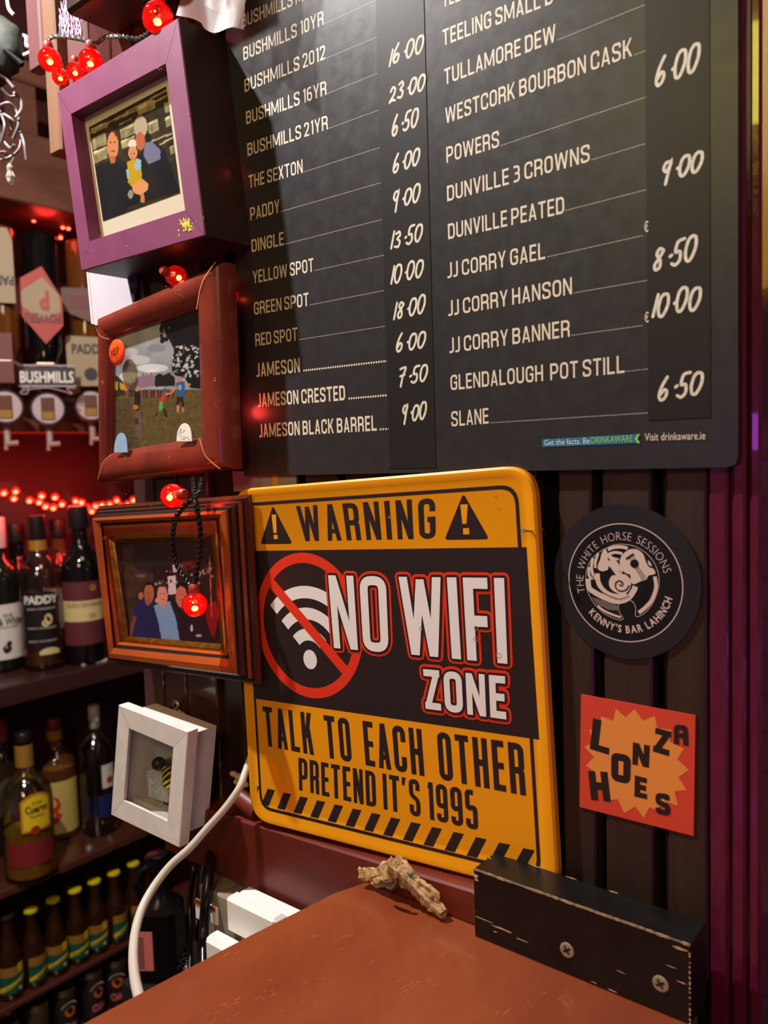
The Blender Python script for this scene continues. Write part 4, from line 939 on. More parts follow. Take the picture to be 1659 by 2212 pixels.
# card between the frames
pc = Plane(ony(240, 630, -.004)); card = thing('card', 'plain pale grey card tucked between purple and mahogany frames', 'card', pc)
mb = MB(); mb.slab(pc.q([(186, 560), (288, 540), (288, 720), (199, 700)]), -.0012, 0); mb.build('sheet', mat('grey_card', rgb(196, 188, 200), .6), card)
mb = MB(); mb.slab(pc.q([(186, 560), (189, 560), (202, 700), (199, 700)]), 0, .0008); mb.build('folded_edge', m_white, card)
pk = Plane(ony(290, 600, -.006)); pen = thing('ribbon_tag', 'small yellow and violet ribbon tag above the mahogany frame', 'tag', pk)
for a, b, m in [((281, 570), (298, 579), 'y'), ((282, 579), (298, 612), 'v'), ((284, 612), (298, 622), 'l'), ((285, 622), (298, 634), 'b')]:
    mb = MB(); mb.slab(pk.q([a, (b[0], a[1]), b, (a[0], b[1])]), 0, .0015); mb.build('band', {'y': mat('tag_yellow', rgb(230, 200, 40), .5), 'v': mat('tag_violet', rgb(70, 56, 130), .5), 'l': mat('tag_lilac', rgb(90, 84, 160), .5), 'b': m_black}[m], pen)

# ================================================================== BAR TOP AND BLOCK
ZB = -.3045
bp = [(-.3765, -.0255), (-.3850, -.05), (-.3940, -.12), (-.4045, -.2251), (-.412, -.50), (.12, -.50), (.12, -.0362), (-.1434, -.0362), (-.1434, -.0255)]
m_bar = mat('bar_top_wood', rgb(138, 70, 38), .26, var=.5, scale=9, stretch=(1, .35, 1), coat=.25, col2=rgb(112, 48, 29))
bar = thing('bar_counter', 'varnished red-brown wooden bar top with scratches and pale scuffs', 'bar top', loc=(0, 0, ZB))
mb = MB(); mb.slab(bp, -.022, 0); mb.build('slab', m_bar, bar)
m_scr = mat('varnish_scratch', rgb(168, 92, 60), .5)
mb = MB()
for (x, y, L, n_) in [(735, 2030, 60, 14), (905, 2130, 60, 22), (560, 2150, 80, 16), (480, 2190, 60, 16), (700, 2120, 90, 12), (1090, 2190, 60, 14), (860, 1935, 40, 10), (960, 2070, 30, 8), (490, 2065, 16, 6), (640, 2190, 90, 12), (1180, 2150, 70, 10)]:
    for _ in range(n_*2//3):
        a = (x+rng.normal(0, L*.5), y+rng.normal(0, L*.2)); dx_ = rng.uniform(4, 16)
        p, q = onz(a[0], a[1], ZB)[:2], onz(a[0]+dx_, a[1]-dx_*.55, ZB)[:2]
        mb.poly(strokeq([p, q], rng.uniform(.00015, .00045))[0], .00008)
tag(mb.build('scratch', m_scr, bar), kind='stuff')


blk_ = thing('wooden_block', 'black painted timber block with chipped edges standing on the bar top', 'block', loc=(0, 0, ZB))
bxl, bxr, byf, byb, bzt = -.2787, -.1434, -.0350, -.0092, .0443
mb = MB(); mb.box((bxl, byf, .0002), (bxr, byb, bzt), bev=.0007); mb.build('body', m_black_paint, blk_)
mb = MB()
def chip(x, z, L, h, top=False, y=None):
    n = 7; up_ = []; dn = []
    for i in range(n):
        t = i/(n-1); s_ = math.sin(math.pi*t)**.5
        up_.append((x+L*t, z+h*.5*s_*rng.uniform(.3, 1.1))); dn.append((x+L*t, z-h*.5*s_*rng.uniform(.3, 1.1)))
    P_ = up_+dn[::-1]
    if top: V = [(a, b, bzt+.0001) for a, b in P_][::-1]
    else: V = [(a, byf-.0001, b) for a, b in P_]
    mb.add(V, [list(range(len(V)))][:1] if not top else [list(range(len(V)))])
x = bxl
while x < bxr-.004:
    L = rng.uniform(.004, .014); L = min(L, bxr-x)
    if rng.uniform() < .93: chip(x, bzt-.0006, L, rng.uniform(.0006, .0013)); chip(x, byf+.0004, L, .0009, True)
    x += L*.9
z = .001
while z < bzt-.002:
    chip(bxr-.0011, z, .0011, rng.uniform(.001, .003)); z += rng.uniform(.0014, .004)
for a, b, L, h in [(bxl, bzt-.004, .004, .005), (bxl+.001, bzt-.0065, .003, .003), (bxl+.0003, .0135, .014, .0010), (bxl+.012, .0120, .016, .0016), (bxl+.03, .0100, .009, .0009), (bxl+.014, .0085, .003, .0009), (-.2, .002, .004, .001), (-.19, .0016, .006, .0008), (bxr-.008, .022, .006, .001), (bxr-.014, .0285, .007, .0007), (-.185, .0145, .006, .0006), (bxr-.01, bzt-.004, .009, .0018)]: chip(a, b, L, h)
for a, b, L in [(bxl+.001, byb-.001, .003), (-.252, byb-.0007, .01), (-.228, byb-.0007, .008), (bxl, -.018, .003), (-.2, byb-.0006, .006)]: chip(a, b, L, .0011, True)
tag(mb.build('chipped_edge', m_bare, blk_), kind='stuff')
mb = MB()
for k in range(40):
    z_ = bzt*rng.uniform(0, 1); mb.box((bxl-.0003, rng.uniform(byf, byb), z_), (bxl-.0001, rng.uniform(byf, byb), z_+.0006))
tag(mb.build('sawn_end_grain', m_bare, blk_), kind='stuff')
for (px, py) in [(1225, 2052), (1427, 2125)]:
    p = ony(px, py, byf); sp_ = tag(bpy.data.objects.new('screw', None)); COL.objects.link(sp_); sp_.parent = blk_
    sp_.matrix_local = Matrix.Translation((p[0], byf, p[2]-ZB)) @ Matrix.Rotation(math.radians(90), 4, 'X')
    mb = MB(); mb.lathe([(.0046, -.0005), (.0044, .0003), (.0036, .0006)], (0, 0, 0), 24, cap=False); mb.lathe([(.0036, .0006), (.0026, .0001), (.0004, -.0006)], (0, 0, 0), 24); mb.build('screw_head', m_steel, sp_, True)
    mb = MB()
    for a in (.6, 2.17):
        d = np.array([math.cos(a), math.sin(a)])*.0026; mb.poly(strokeq([-d, d], .0013)[0], .0007)
    mb.build('screw_slot', m_darkhole, sp_)

# ================================================================== DRIFTWOOD, SOCKETS, CABLES
m_drift = mat('driftwood', rgb(204, 172, 120), .75, var=.5, scale=260, bump=.8, col2=rgb(120, 84, 48))
def lumpy(mb, pts, rs, n=11, amp=.25, seg=4, flat=.75):
    P = smooth(pts, seg); R_ = np.interp(np.linspace(0, 1, len(P)), np.linspace(0, 1, len(rs)), rs); k = len(mb.v)
    mb.tube(P, 0, n, rs=list(R_)); an = rng.normal(0, amp*.6, n)
    for i in range(k, len(mb.v)):
        j = min(len(P)-1, (i-k)//n); v = np.array(mb.v[i]); c = P[j]; d = v-c; d[1] *= flat
        mb.v[i] = tuple(c+d*(1+an[(i-k) % n]+amp*.55*rng.normal()))
dy_ = -.034
def dpt(x, y, o=0, h=.0045):
    P = onz(x, y, ZB+h)
    return P if P[1] < -.031 else ony(x, y, -.031+o)
dw = thing('driftwood', 'gnarled pale driftwood twig lying at the back corner of the bar', 'driftwood', loc=(0, 0, 0))
mb = MB()
lumpy(mb, [dpt(781, 1889), dpt(800, 1888), dpt(822, 1884), dpt(846, 1874)], [.0046, .0040, .0036, .0050])
lumpy(mb, [dpt(850, 1872), dpt(872, 1888), dpt(893, 1910), dpt(912, 1930), dpt(936, 1954), dpt(958, 1976)], [.0075, .0070, .0054, .0050, .0048, .0034])
lumpy(mb, [dpt(806, 1906), dpt(822, 1900), dpt(845, 1888), dpt(866, 1884)], [.0030, .0048, .0072, .006])
lumpy(mb, [dpt(842, 1864), dpt(850, 1868), dpt(866, 1880)], [.003, .0060, .0066])
lumpy(mb, [dpt(880, 1902), dpt(905, 1912), dpt(930, 1928), dpt(945, 1946)], [.003, .0036, .0038, .002])
mb.build('stem', m_drift, dw, True)
mb = MB(); mb.tube([*[ony(a_, b_, -.043) for a_, b_ in [(828, 1908), (836, 1917), (846, 1921), (855, 1915), (859, 1905), (856, 1897)]]], .0012, 8); mb.tube([*[ony(a_, b_, -.0425) for a_, b_ in [(822, 1903), (838, 1908), (850, 1905)]]], .0010, 6); mb.build('dark_knot', mat('dark_knot', rgb(60, 44, 34), .8), dw, True)
mb = MB(); mb.slab([(dpt(x, y)[0], dpt(x, y)[2]) for x, y in [(880, 1880), (893, 1884), (893, 1900), (886, 1900)]], -dy_-.002, -dy_); mb.v = [(v[0], -v[2], v[1]) for v in mb.v]; mb.build('teal_sliver', mat('teal', rgb(70, 110, 104), .5), dw)

so = thing('socket_box', 'dusty grey double switch box below the red skirting plank', 'socket', loc=(-.556, -.038, -.43))
mb = MB(); mb.box((0, 0, 0), (.16, .037, .072), bev=.0015); mb.build('body', m_grey, so)
for (x0, x1, z0, z1) in [(423, 444, 1938, 1992), (455, 473, 1952, 2000)]:
    a, b = ony(x0, z0, -.039), ony(x1, z1, -.039)
    mb = MB(); mb.box((a[0]+.556, -.0025, b[2]+.43), (b[0]+.556, 0, a[2]+.43), bev=.0008); rk = mb.build('rocker_switch', m_white, so)
    mb = MB(); mb.box((a[0]+.556, -.0032, a[2]+.43-.004), (b[0]+.556-.002, -.0024, a[2]+.43-.0005)); mb.build('rust_mark', mat('rust', rgb(150, 70, 46), .8), rk)
mb = MB(); c_ = ony(488, 1893, -.02)
for q in strokeq(disc((c_[0]+.556, .016), .014, 18), .0004, True): mb.poly(q, .0722)
mb.build('knockout_ring', m_darkhole, so)
def plug(label, x0, x1, y0, y1, z0, z1, bev=.003):
    t = thing('plug', label, 'plug', loc=(x0, y0, z0)); mb = MB(); mb.box((0, 0, 0), (x1-x0, y1-y0, z1-z0), bev=bev); mb.build('housing', m_white, t, True); return t
pa = plug('large white plug-in adapter, topmost against the grey switch box', -.504, -.4475, -.0515, -.0385, -.374, -.3455, .0022)
mb = MB(); mb.box((.003, .012, .0045), (.075, .023, .0283), bev=.001); mb.build('rear_cap', m_white, pa)
plug('white adapter half hidden behind the edge of the bar top', -.4455, -.415, -.0545, -.0385, -.385, -.3475, .0022)
plug('lower white rounded plug under the large adapter', -.5130, -.462, -.0680, -.0525, -.425, -.3725, .004)

def spaghetti(name, label, pts, rs, m, part='sheath', n=12):
    t = thing(name, label, 'cable', loc=(0, 0, 0)); P = smooth(pts, 7); R_ = np.interp(np.linspace(0, 1, len(P)), np.linspace(0, 1, len(rs)), rs)
    mb = MB(); mb.tube(P, 0, n, rs=list(R_)); mb.build(part, m, t, True); return t
CP = [(545, 1625, -.012), (530, 1668, -.024), (517, 1702, -.033), (487, 1745, -.042), (447, 1790, -.052), (410, 1832, -.062), (370, 1868, -.072), (335, 1912, -.085), (308, 1960, -.1), (293, 2010, -.115), (288, 2060, -.13), (291, 2110, -.15), (302, 2160, -.17), (322, 2240, -.2)]
spaghetti('power_cable', 'thick pale grey cable curving down past the white box frame', [ony(*c) for c in CP], [.0029, .003, .0033, .0036, .0037], m_cable)
for k, (lab, pts) in enumerate([('black cable hanging beside the dark square bottle', [(446, 1800, .01), (440, 1860, 0), (432, 1930, -.01), (425, 2010, -.02), (428, 2110, -.05)]),
                                ('black cable dropping in front of the grey switch box', [(458, 1810, 0), (455, 1860, -.03), (446, 1930, -.045), (440, 2010, -.05), (440, 2110, -.07)]),
                                ('thin black flex twisting between bottle and switch box', [(408, 1850, .01), (418, 1880, .005), (410, 1950, 0), (414, 2020, -.01), (410, 2100, -.03)])]):
    spaghetti('black_cable', lab, [ony(*c) for c in pts], [.0042 if k != 2 else .0026]*2, m_black)

# ================================================================== LEFT: BOTTLES, CANS, OPTICS, LIGHTS
def ppm(P): return FPX/((np.array(P)-CAM)@FW)
def topz(P, px, py):
    r = ray(px, py); h = math.hypot(P[0]-CAM[0], P[1]-CAM[1]); return CAM[2]+r[2]*h/math.hypot(r[0], r[1])
def facing(P): return math.atan2(CAM[1]-P[1], CAM[0]-P[0])
def patch(root, name, R_, z0, z1, ac, ha, m, off=.0006, n=14, topc=None, sq=None):
    mb = MB(); V = []
    for i in range(n+1):
        a = ac-ha+2*ha*i/n; k = 1
        zt = z1 if topc is None else z1-topc*(abs(2*i/n-1)**2.2)
        V += [((R_+off)*k*math.cos(a), (R_+off)*k*math.sin(a), z0), ((R_+off)*k*math.cos(a), (R_+off)*k*math.sin(a), zt)]
    mb.add(V, [[2*i, 2*i+2, 2*i+3, 2*i+1] for i in range(n)]); return mb.build(name, m, root, True)
def word(root, text, R_, z, cap, ac, ha, m, off=.0012, bold=.02, name='lettering', slope=0., flip=False):
    V, F = sans(text, bold); x0, x1 = V[:, 0].min(), V[:, 0].max(); mb = MB(); vs = []
    for v in V:
        u = (v[0]-x0)/(x1-x0); hh = v[1]/CAPH*cap
        if flip: u = 1-u; hh = -hh
        a = ac-ha+2*ha*u; zz = z+hh+slope*(u-.5)
        vs.append(((R_+off)*math.cos(a), (R_+off)*math.sin(a), zz))
    mb.add(vs, F); return mb.build(name, m, root)
def dot_(root, R_, z, ac, rz, m, name='roundel', off=.001, n=16, kx=1.):
    mb = MB(); mb.add([((R_+off)*math.cos(ac+kx*rz*math.cos(k*2*math.pi/n)/R_), (R_+off)*math.sin(ac+kx*rz*math.cos(k*2*math.pi/n)/R_), z+rz*math.sin(k*2*math.pi/n)) for k in range(n)], [list(range(n))]); return mb.build(name, m, root)
def gl(name, c, tr=.0, rough=.06): return mat(name, c, rough, trans=tr, coat=.5, ior=1.45)
g_dark = gl('dark_bottle_glass', rgb(16, 20, 14)); g_amb = gl('amber_bottle_glass', rgb(58, 28, 10), .35); g_clear = glassmat('clear_bottle_glass', (.80, .80, .76), .10, .08); g_blk = gl('black_bottle_glass', rgb(10, 8, 10))
g_whis = gl('whiskey_glass', rgb(110, 60, 24), .5); g_teq = g_clear
m_lab = mat('label_paper', rgb(206, 198, 190), .6, var=.06, scale=60); m_labg = mat('label_buff', rgb(196, 176, 120), .6); m_mar = mat('label_maroon', rgb(88, 30, 40), .6); m_gold = mat('label_gold', rgb(180, 130, 50), .4, metal=.4)
PW = [(.86, 0), (1, .015), (1, .60), (.95, .645), (.78, .69), (.52, .73), (.40, .77), (.36, .84), (.36, .93)]
PT = [(.8, 0), (1, .02), (1, .55), (.9, .62), (.6, .68), (.36, .73), (.33, .90)]
PM = [(.86, 0), (1, .03), (1, .42), (.93, .50), (.66, .66), (.47, .78), (.42, .86), (.42, .95)]
def bottle(label, px, pyb, pyt, wpx, Z, prof, glass, name='bottle', cat='bottle', group=None, cap=None, caph=(.86, 1), capr=.42, sq=None, dx=0):
    P = onz(px, pyb, Z)
    t = thing(name, label, cat, loc=(P[0], P[1], Z), group=group); R_ = wpx/2/ppm(P); Hh = topz(P, px+dx, pyt)-Z
    mb = MB(); mb.lathe([(a*R_, b*Hh) for a, b in prof], n=24, sq=sq); mb.build('body', glass, t, True)
    if cap:
        mb = MB(); c0, c1_ = caph; mb.lathe([(capr*R_, c0*Hh), (capr*R_*1.02, c0*Hh+.001), (capr*R_*1.02, c1_*Hh-.002), (capr*R_*.93, c1_*Hh)], n=20); mb.build('cap', cap, t, True)
    return t, R_, Hh, facing(P), P
m_capw = mat('cap_white', rgb(190, 184, 180), .5); m_capr = mat('cap_red', rgb(150, 26, 30), .45); m_capb = mat('cap_black', rgb(26, 18, 20), .4); m_ltx = mat('label_black_ink', rgb(24, 22, 22), .6)
def liquid(t, R_, Hh, frac, m):
    mb = MB(); mb.lathe([(.78*R_, .02*Hh), (.93*R_, .035*Hh), (.93*R_, frac*Hh)], n=22); mb.build('liquid', m, t, True)
m_liq1 = mat('whiskey_liquid', rgb(120, 62, 18), .1, trans=.5); m_liq2 = mat('tequila_liquid', rgb(206, 150, 40), .1, trans=.5)
# upper shelf
t, R_, Hh, a, P = bottle('green whisky bottle with white label and pale screw cap, leftmost on upper shelf', 6, 1442, 1117, 92, Z1, PW, g_dark, cap=m_capw, caph=(.80, 1), capr=.48)
patch(t, 'label', R_, .08*Hh, .44*Hh, a, 1.35, m_lab); word(t, 'Black & White', R_, .305*Hh, .017, a+.1, .95, m_ltx)
word(t, 'BLENDED SCOTCH WHISKY', R_, .285*Hh, .004, a+.1, .8, m_ltx); word(t, 'ESTD 1884', R_, .36*Hh, .006, a+.35, .2, m_mar)
for dz_, r_ in [(0, .010), (.012, .006), (-.004, .007)]: dot_(t, R_, .15*Hh+dz_, a+.25+dz_*8, r_, m_ltx, 'dog_emblem')
t, R_, Hh, a, P = bottle('clear whiskey bottle with black label and gold neck band on upper shelf', 97, 1440, 1112, 84, Z1, PW, g_clear, cap=m_capb, caph=(.84, 1), capr=.42)
liquid(t, R_, Hh, .12, m_liq1); patch(t, 'neck_band', R_*.40, .775*Hh, .84*Hh, a, 1.4, m_gold, off=.0015); patch(t, 'label', R_, .14*Hh, .52*Hh, a, .95, m_capb, topc=.012)
word(t, 'PADDY', R_, .44*Hh, .017, a+.0, .85, m_lab, bold=.05); dot_(t, R_, .335*Hh, a+.3, .013, m_labg, 'map_shape', kx=.7); dot_(t, R_, .31*Hh, a+.15, .008, m_labg, 'map_shape')
for z_ in (.40, .275, .19): word(t, 'IRISH WHISKEY', R_, z_*Hh, .004, a, .7, m_lab, bold=0)
patch(t, 'label_tip', R_, .105*Hh, .15*Hh, a+.3, .5, m_labg, off=.0009, topc=.008)
t, R_, Hh, a, P = bottle('dark malt bottle with maroon and cream label beside the stepped frame', 187, 1428, 1092, 84, Z1, PW, g_blk, cap=m_capb, caph=(.86, 1), capr=.5)
patch(t, 'label', R_, .13*Hh, .28*Hh, a, 1.2, m_mar); patch(t, 'label', R_, .28*Hh, .41*Hh, a, 1.2, m_labg); patch(t, 'label', R_, .41*Hh, .53*Hh, a, 1.2, m_mar)
word(t, 'GLEN DEVERON', R_, .37*Hh, .010, a+.1, .95, m_mar, bold=0); word(t, '20', R_, .30*Hh, .010, a+.4, .16, m_mar, bold=0); dot_(t, R_, .49*Hh, a+.5, .008, m_gold)
for px, pyb, pyt, lab, gm in [(50, 1412, 1130, 'dark whiskey bottle standing behind the green and clear bottles', g_blk), (140, 1405, 1120, 'pale labelled bottle behind the clear and the maroon-labelled bottles', g_whis)]:
    t, R_, Hh, a, P = bottle(lab, px, pyb, pyt, 74, Z1, PW, gm, cap=m_capb, caph=(.86, 1)); patch(t, 'label', R_, .2*Hh, .5*Hh, a, 1.2, m_lab if px > 100 else m_mar)
for px, py, lab in [(186, 1434, 'small white paper scrap on the upper shelf edge'), (215, 1429, 'longer white paper scrap near the stepped frame on the upper shelf')]:
    P = onz(px, py, Z1); t = thing('paper_scrap', lab, 'paper scrap', loc=(P[0], P[1], Z1)); mb = MB(); mb.slab([(-.012, -.014), (.012, -.016), (.010, .014), (.0, .020), (-.010, .012)], .0003, .005); mb.build('sheet', m_lab, t)
# middle shelf
t, R_, Hh, a, P = bottle('tequila bottle with arched yellow label on the middle shelf', 68, 1888, 1578, 104, Z2, PT, g_teq, cap=m_capb, caph=(.93, 1), capr=.32)
liquid(t, R_, Hh, .33, m_liq2); patch(t, 'neck_band', R_*.33, .77*Hh, .92*Hh, a, 1.5, m_gold, off=.0015)
al = a+.35; patch(t, 'label', R_, .36*Hh, .62*Hh, al, .62, mat('label_orange', rgb(196, 130, 20), .6), topc=.016); patch(t, 'label', R_, .375*Hh, .60*Hh, al, .53, mat('label_yellow', rgb(222, 190, 30), .6), off=.0011, topc=.013)
word(t, 'Jose', R_, .545*Hh, .008, al, .2, m_ltx, .0016, .0); word(t, 'Cuervo', R_, .49*Hh, .016, al, .44, m_ltx, .0016, .03); word(t, 'Especial', R_, .455*Hh, .008, al, .26, m_ltx, .0016, .0)
dot_(t, R_, .37*Hh, al-.1, .010, mat('seal_red', rgb(150, 40, 24), .5), off=.0018); patch(t, 'lower_label', R_, .13*Hh, .29*Hh, a+.1, 1.0, mat('label_red', rgb(120, 28, 30), .6))
t, R_, Hh, a, P = bottle('dark liqueur bottle with red cap, gold band and yellow flame label', 130, 1800, 1548, 80, Z2, PW, g_whis, cap=mat('cap_wine', rgb(110, 20, 44), .5), caph=(.90, 1), capr=.38)
patch(t, 'neck_band', R_*.38, .82*Hh, .90*Hh, a, 1.5, m_gold, off=.0012); patch(t, 'label', R_, .06*Hh, .50*Hh, a+.35, .95, mat('label_parchment', rgb(196, 170, 90), .7)); 
mb = MB(); fp = [(.1, .1), (.35, .3), (.15, .45), (.45, .6), (.2, .8), (.5, .75), (.65, .55), (.45, .4), (.7, .3), (.4, .1)]; mb.add([((R_+.0014)*math.cos(a-.45+u*.9), (R_+.0014)*math.sin(a-.45+u*.9), (.12+v*.33)*Hh) for u, v in fp], [list(range(len(fp)))]); mb.build('flame_emblem', mat('flame_red', rgb(190, 44, 30), .6), t)
word(t, 'FIREBALL', R_, .60*Hh, .012, a+.2, .8, m_gold)
t, R_, Hh, a, P = bottle('clear vodka bottle with blue lower label beside the white box frame', 217, 1795, 1522, 68, Z2, [(.9, 0), (1, .02), (1, .66), (.9, .72), (.45, .77), (.36, .80), (.34, .9)], g_clear, cap=m_capw, caph=(.83, 1), capr=.34, sq=3)
patch(t, 'lower_label', R_, .16*Hh, .33*Hh, a+.2, .9, mat('label_blue', rgb(24, 34, 84), .5), off=.003); patch(t, 'label', R_, .38*Hh, .56*Hh, a+.7, .45, m_lab, off=.003); dot_(t, R_, .44*Hh, a+.7, .008, mat('seal_red2', rgb(150, 50, 40), .5), off=.0045); patch(t, 'black_strip', R_, .33*Hh, .70*Hh, a-.25, .12, m_capb, off=.003)
t, R_, Hh, a, P = bottle('tall grey bottle with red cap behind the tequila bottle', 18, 1838, 1548, 60, Z2, PW, g_dark, cap=m_capr, caph=(.88, 1), capr=.44)
patch(t, 'neck_band', R_*.42, .83*Hh, .88*Hh, a, 1.5, mat('band_pink', rgb(120, 60, 64), .5), off=.0012); patch(t, 'label', R_, .3*Hh, .7*Hh, a, 1.3, mat('label_grey', rgb(70, 62, 54), .6))
# mixer bottles
m_ycap = mat('crown_yellow', rgb(212, 196, 20), .35, coat=.3); m_grn = mat('label_green', rgb(16, 84, 62), .5); m_yb = mat('label_band_yellow', rgb(212, 180, 34), .5); m_bcap = mat('crown_brown', rgb(44, 26, 22), .5)
def mixer(px, pyc, lab, capm, rot=0., grp='yellow capped mixers in the front row', back=False):
    ex = XS-.034-(.075 if back else 0); P = onx(px, pyc, ex); Hh = P[2]-Z3; R_ = .0265
    t = thing('mixer_bottle', lab, 'bottle', loc=(P[0], P[1], Z3), group=grp); a = facing(P)
    mb = MB(); mb.lathe([(p*R_, q*Hh) for p, q in PM], n=22); mb.build('body', g_amb, t, True)
    mb = MB(); n = 22; V = []
    rr = [(.0158, -.0065), (.0164, -.0055), (.0150, -.0015), (.0120, 0), (.0003, .0006)]
    mb.lathe([(r_, Hh+h_) for r_, h_ in rr], n=48)
    for i in range(96):
        if i % 2: v = mb.v[i]; mb.v[i] = (v[0]*.93, v[1]*.93, v[2])
    mb.build('crown_cap', capm, t, True)
    if back: return t
    aa = a+rot
    patch(t, 'label', R_, .30*Hh, .42*Hh, aa, 1.15, m_gold, .0006); patch(t, 'label', R_, .10*Hh, .31*Hh, aa, 1.15, m_grn, .0008)
    mb = MB(); V = []
    for i in range(15):
        u = i/14; an = aa-1.15+2.3*u; z0 = (.11+.13*u)*Hh
        V += [((R_+.0012)*math.cos(an), (R_+.0012)*math.sin(an), z0), ((R_+.0012)*math.cos(an), (R_+.0012)*math.sin(an), z0+.055*Hh)]
    mb.add(V, [[2*i, 2*i+2, 2*i+3, 2*i+1] for i in range(14)]); mb.build('label_band', m_yb, t)
    word(t, 'Schweppes', R_, .185*Hh, .005, aa, .55, m_ltx, .0018, 0, slope=.062*Hh); patch(t, 'gold_tab', R_, .33*Hh, .44*Hh, aa+.75, .28, m_yb, .0014)
    dot_(t, R_, .14*Hh, aa+.6, .004, m_lab, 'white_fruit'); return t
for i, (px, pyc, rot) in enumerate([(66, 1962, .75), (114, 1940, .1), (161, 1919, .15), (203, 1900, .05), (245, 1882, .9), (287, 1862, .8), (327, 1846, .3)]):
    nm = ['first', 'second', 'third', 'fourth', 'fifth', 'sixth', 'seventh'][i]
    mixer(px, pyc, f'small amber mixer with yellow crown cap, {nm} yellow cap counted from the left', m_ycap, rot)
mixer(14, 1976, 'amber mixer with brown cap at the left end of the yellow-capped row', m_bcap, .15)
for px, pyc, w_ in [(62, 1946, 'behind the first yellow cap'), (105, 1928, 'behind the second yellow cap'), (146, 1908, 'behind the third yellow cap'), (190, 1886, 'behind the fourth yellow cap'), (236, 1868, 'behind the fifth yellow cap')]:
    mixer(px, pyc-6, f'dark brown-capped mixer in the back row {w_}', m_bcap, 0, 'brown capped mixers in the back row', True)
# cans
m_can = mat('can_body', rgb(52, 42, 40), .35, metal=.3); m_rim = mat('can_rim', rgb(206, 186, 130), .28, metal=1); m_pink = mat('can_pink', rgb(196, 96, 104), .5); m_fruit = mat('can_orange', rgb(206, 96, 40), .5)
for i, (px, py) in enumerate([(14, 2202), (78, 2160), (137, 2128), (196, 2090), (248, 2066)]):
    ex = XS-.04; P = onx(px, py, ex); R_ = .0265; t = thing('drink_can', 'dark slim cider can with orange fruit roundel, ' + ['leftmost in the can row', 'second can from the left', 'middle can of the row', 'fourth can from the left', 'rightmost can nearest the cable'][i], 'can', loc=(P[0], P[1], Z4), group='cider cans on the lowest shelf')
    Hh = P[2]-Z4; a = facing(P)
    mb = MB(); mb.lathe([(R_*.85, 0), (R_, .006), (R_, Hh-.014), (R_*.93, Hh-.005)], n=26); mb.build('body', m_can if i != 1 else mat('can_olive', rgb(74, 62, 40), .35, metal=.3), t, True)
    mb = MB(); mb.lathe([(R_*1.0, Hh-.0135), (R_*.93, Hh-.005), (R_*.96, Hh-.0025), (R_*.96, Hh), (R_*.88, Hh), (R_*.86, Hh-.004), (.0004, Hh-.004)], n=26, cap=False); mb.build('lid_rim', m_rim, t, True)
    aa = a+[.2, .3, .45, .6, .1][i]
    if i != 1:
        dot_(t, R_, Hh-.052, aa, .0125, m_fruit, 'fruit_roundel'); mb = MB()
        for k in range(9):
            th = math.radians(150-k*15); 
            p = [(aa-1.0*0+ .021*math.cos(th+s)/R_, Hh-.052+.021*math.sin(th+s)) for s in (-.06, .06)]
            mb.tube([((R_+.0008)*math.cos(q[0]), (R_+.0008)*math.sin(q[0]), q[1]) for q in p], .0012, 5)
        mb.build('arched_lettering', m_lab, t); word(t, 'Cider', R_, Hh-.095, .016, aa+.05, .7, m_pink, bold=.05)
# optics: inverted bottles with measures
m_disc = mat('optic_face_shaded', rgb(158, 138, 142), .5); m_clr = mat('optic_spout', rgb(140, 112, 104), .5); m_pow = mat('label_coral_shaded', rgb(146, 50, 38), .6)  # disc and coral label darkened to carry the canopy's shade in their colour
XO = -1.80
def optic(px, rp, lab, gm):
    P = onx(px[0], px[1], XO); t = thing('spirit_optic', lab, 'spirit measure', loc=P, group='spirit measures with upturned bottles'); a = facing(P); s_ = rp/ppm(P)
    rt = Matrix.Translation(Vector(P)) @ Matrix.Rotation(a+math.pi/2, 4, 'Z'); t.matrix_world = rt      # local -Y faces the camera
    mb = MB(); mb.lathe([(s_*1.14, .0), (s_*1.14, .010), (s_*1.05, .013)], (0, 0, 0), 34, ax='y'); mb.build('housing', m_capb, t, True)
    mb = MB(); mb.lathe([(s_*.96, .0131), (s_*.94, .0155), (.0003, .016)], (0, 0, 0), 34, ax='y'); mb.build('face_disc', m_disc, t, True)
    mb = MB(); mb.box((-s_*.42, -.018, -s_*.72), (s_*.40, -.0155, s_*.72), bev=.001); mb.build('window', mat('optic_window', rgb(84, 50, 34), .3), t)
    mb = MB(); mb.box((-s_*.36, -.0186, -s_*.68), (s_*.34, -.018, -s_*.2)); mb.build('spirit_level', mat('optic_gold', rgb(130, 96, 24), .4), t)
    mb = MB(); mb.tube([(s_*.0, .02, -s_*1.0), (s_*.0, .005, -s_*2.3)], .0075, 10); mb.tube([(-.004, .0, -s_*2.3), (.022, -.004, -s_*2.25)], .0055, 10); mb.tube([(-.003, .0, -s_*2.3), (-.004, 0, -s_*2.7)], .0045, 8); mb.build('spout', m_clr, t, True)
    R_ = .040; mb = MB(); mb.lathe([(.3*R_, s_*1.1), (.32*R_, s_*1.6), (.36*R_, s_*2.2), (.7*R_, s_*3.0), (.96*R_, s_*3.8), (R_, s_*4.4), (R_, s_*11.), (.9*R_, s_*11.3)], (0, .02, 0), 26); b = mb.build('upturned_bottle', gm, t, True)
    mb = MB(); mb.tube([(-R_*1.2, .03, s_*2.6), (-R_*.4, -.02, s_*2.9), (R_*.4, -.02, s_*2.9), (R_*1.2, .03, s_*2.6)], .003, 6); mb.build('holder_ring', m_steel, t, True)
    return t, s_, R_
def card(t, pts, m, name='label', y=-.03, th=.002):
    mb = MB(); mb.slab(pts, 0, th); mb.v = [(v[0], y-v[2], v[1]) for v in mb.v]; return mb.build(name, m, t)
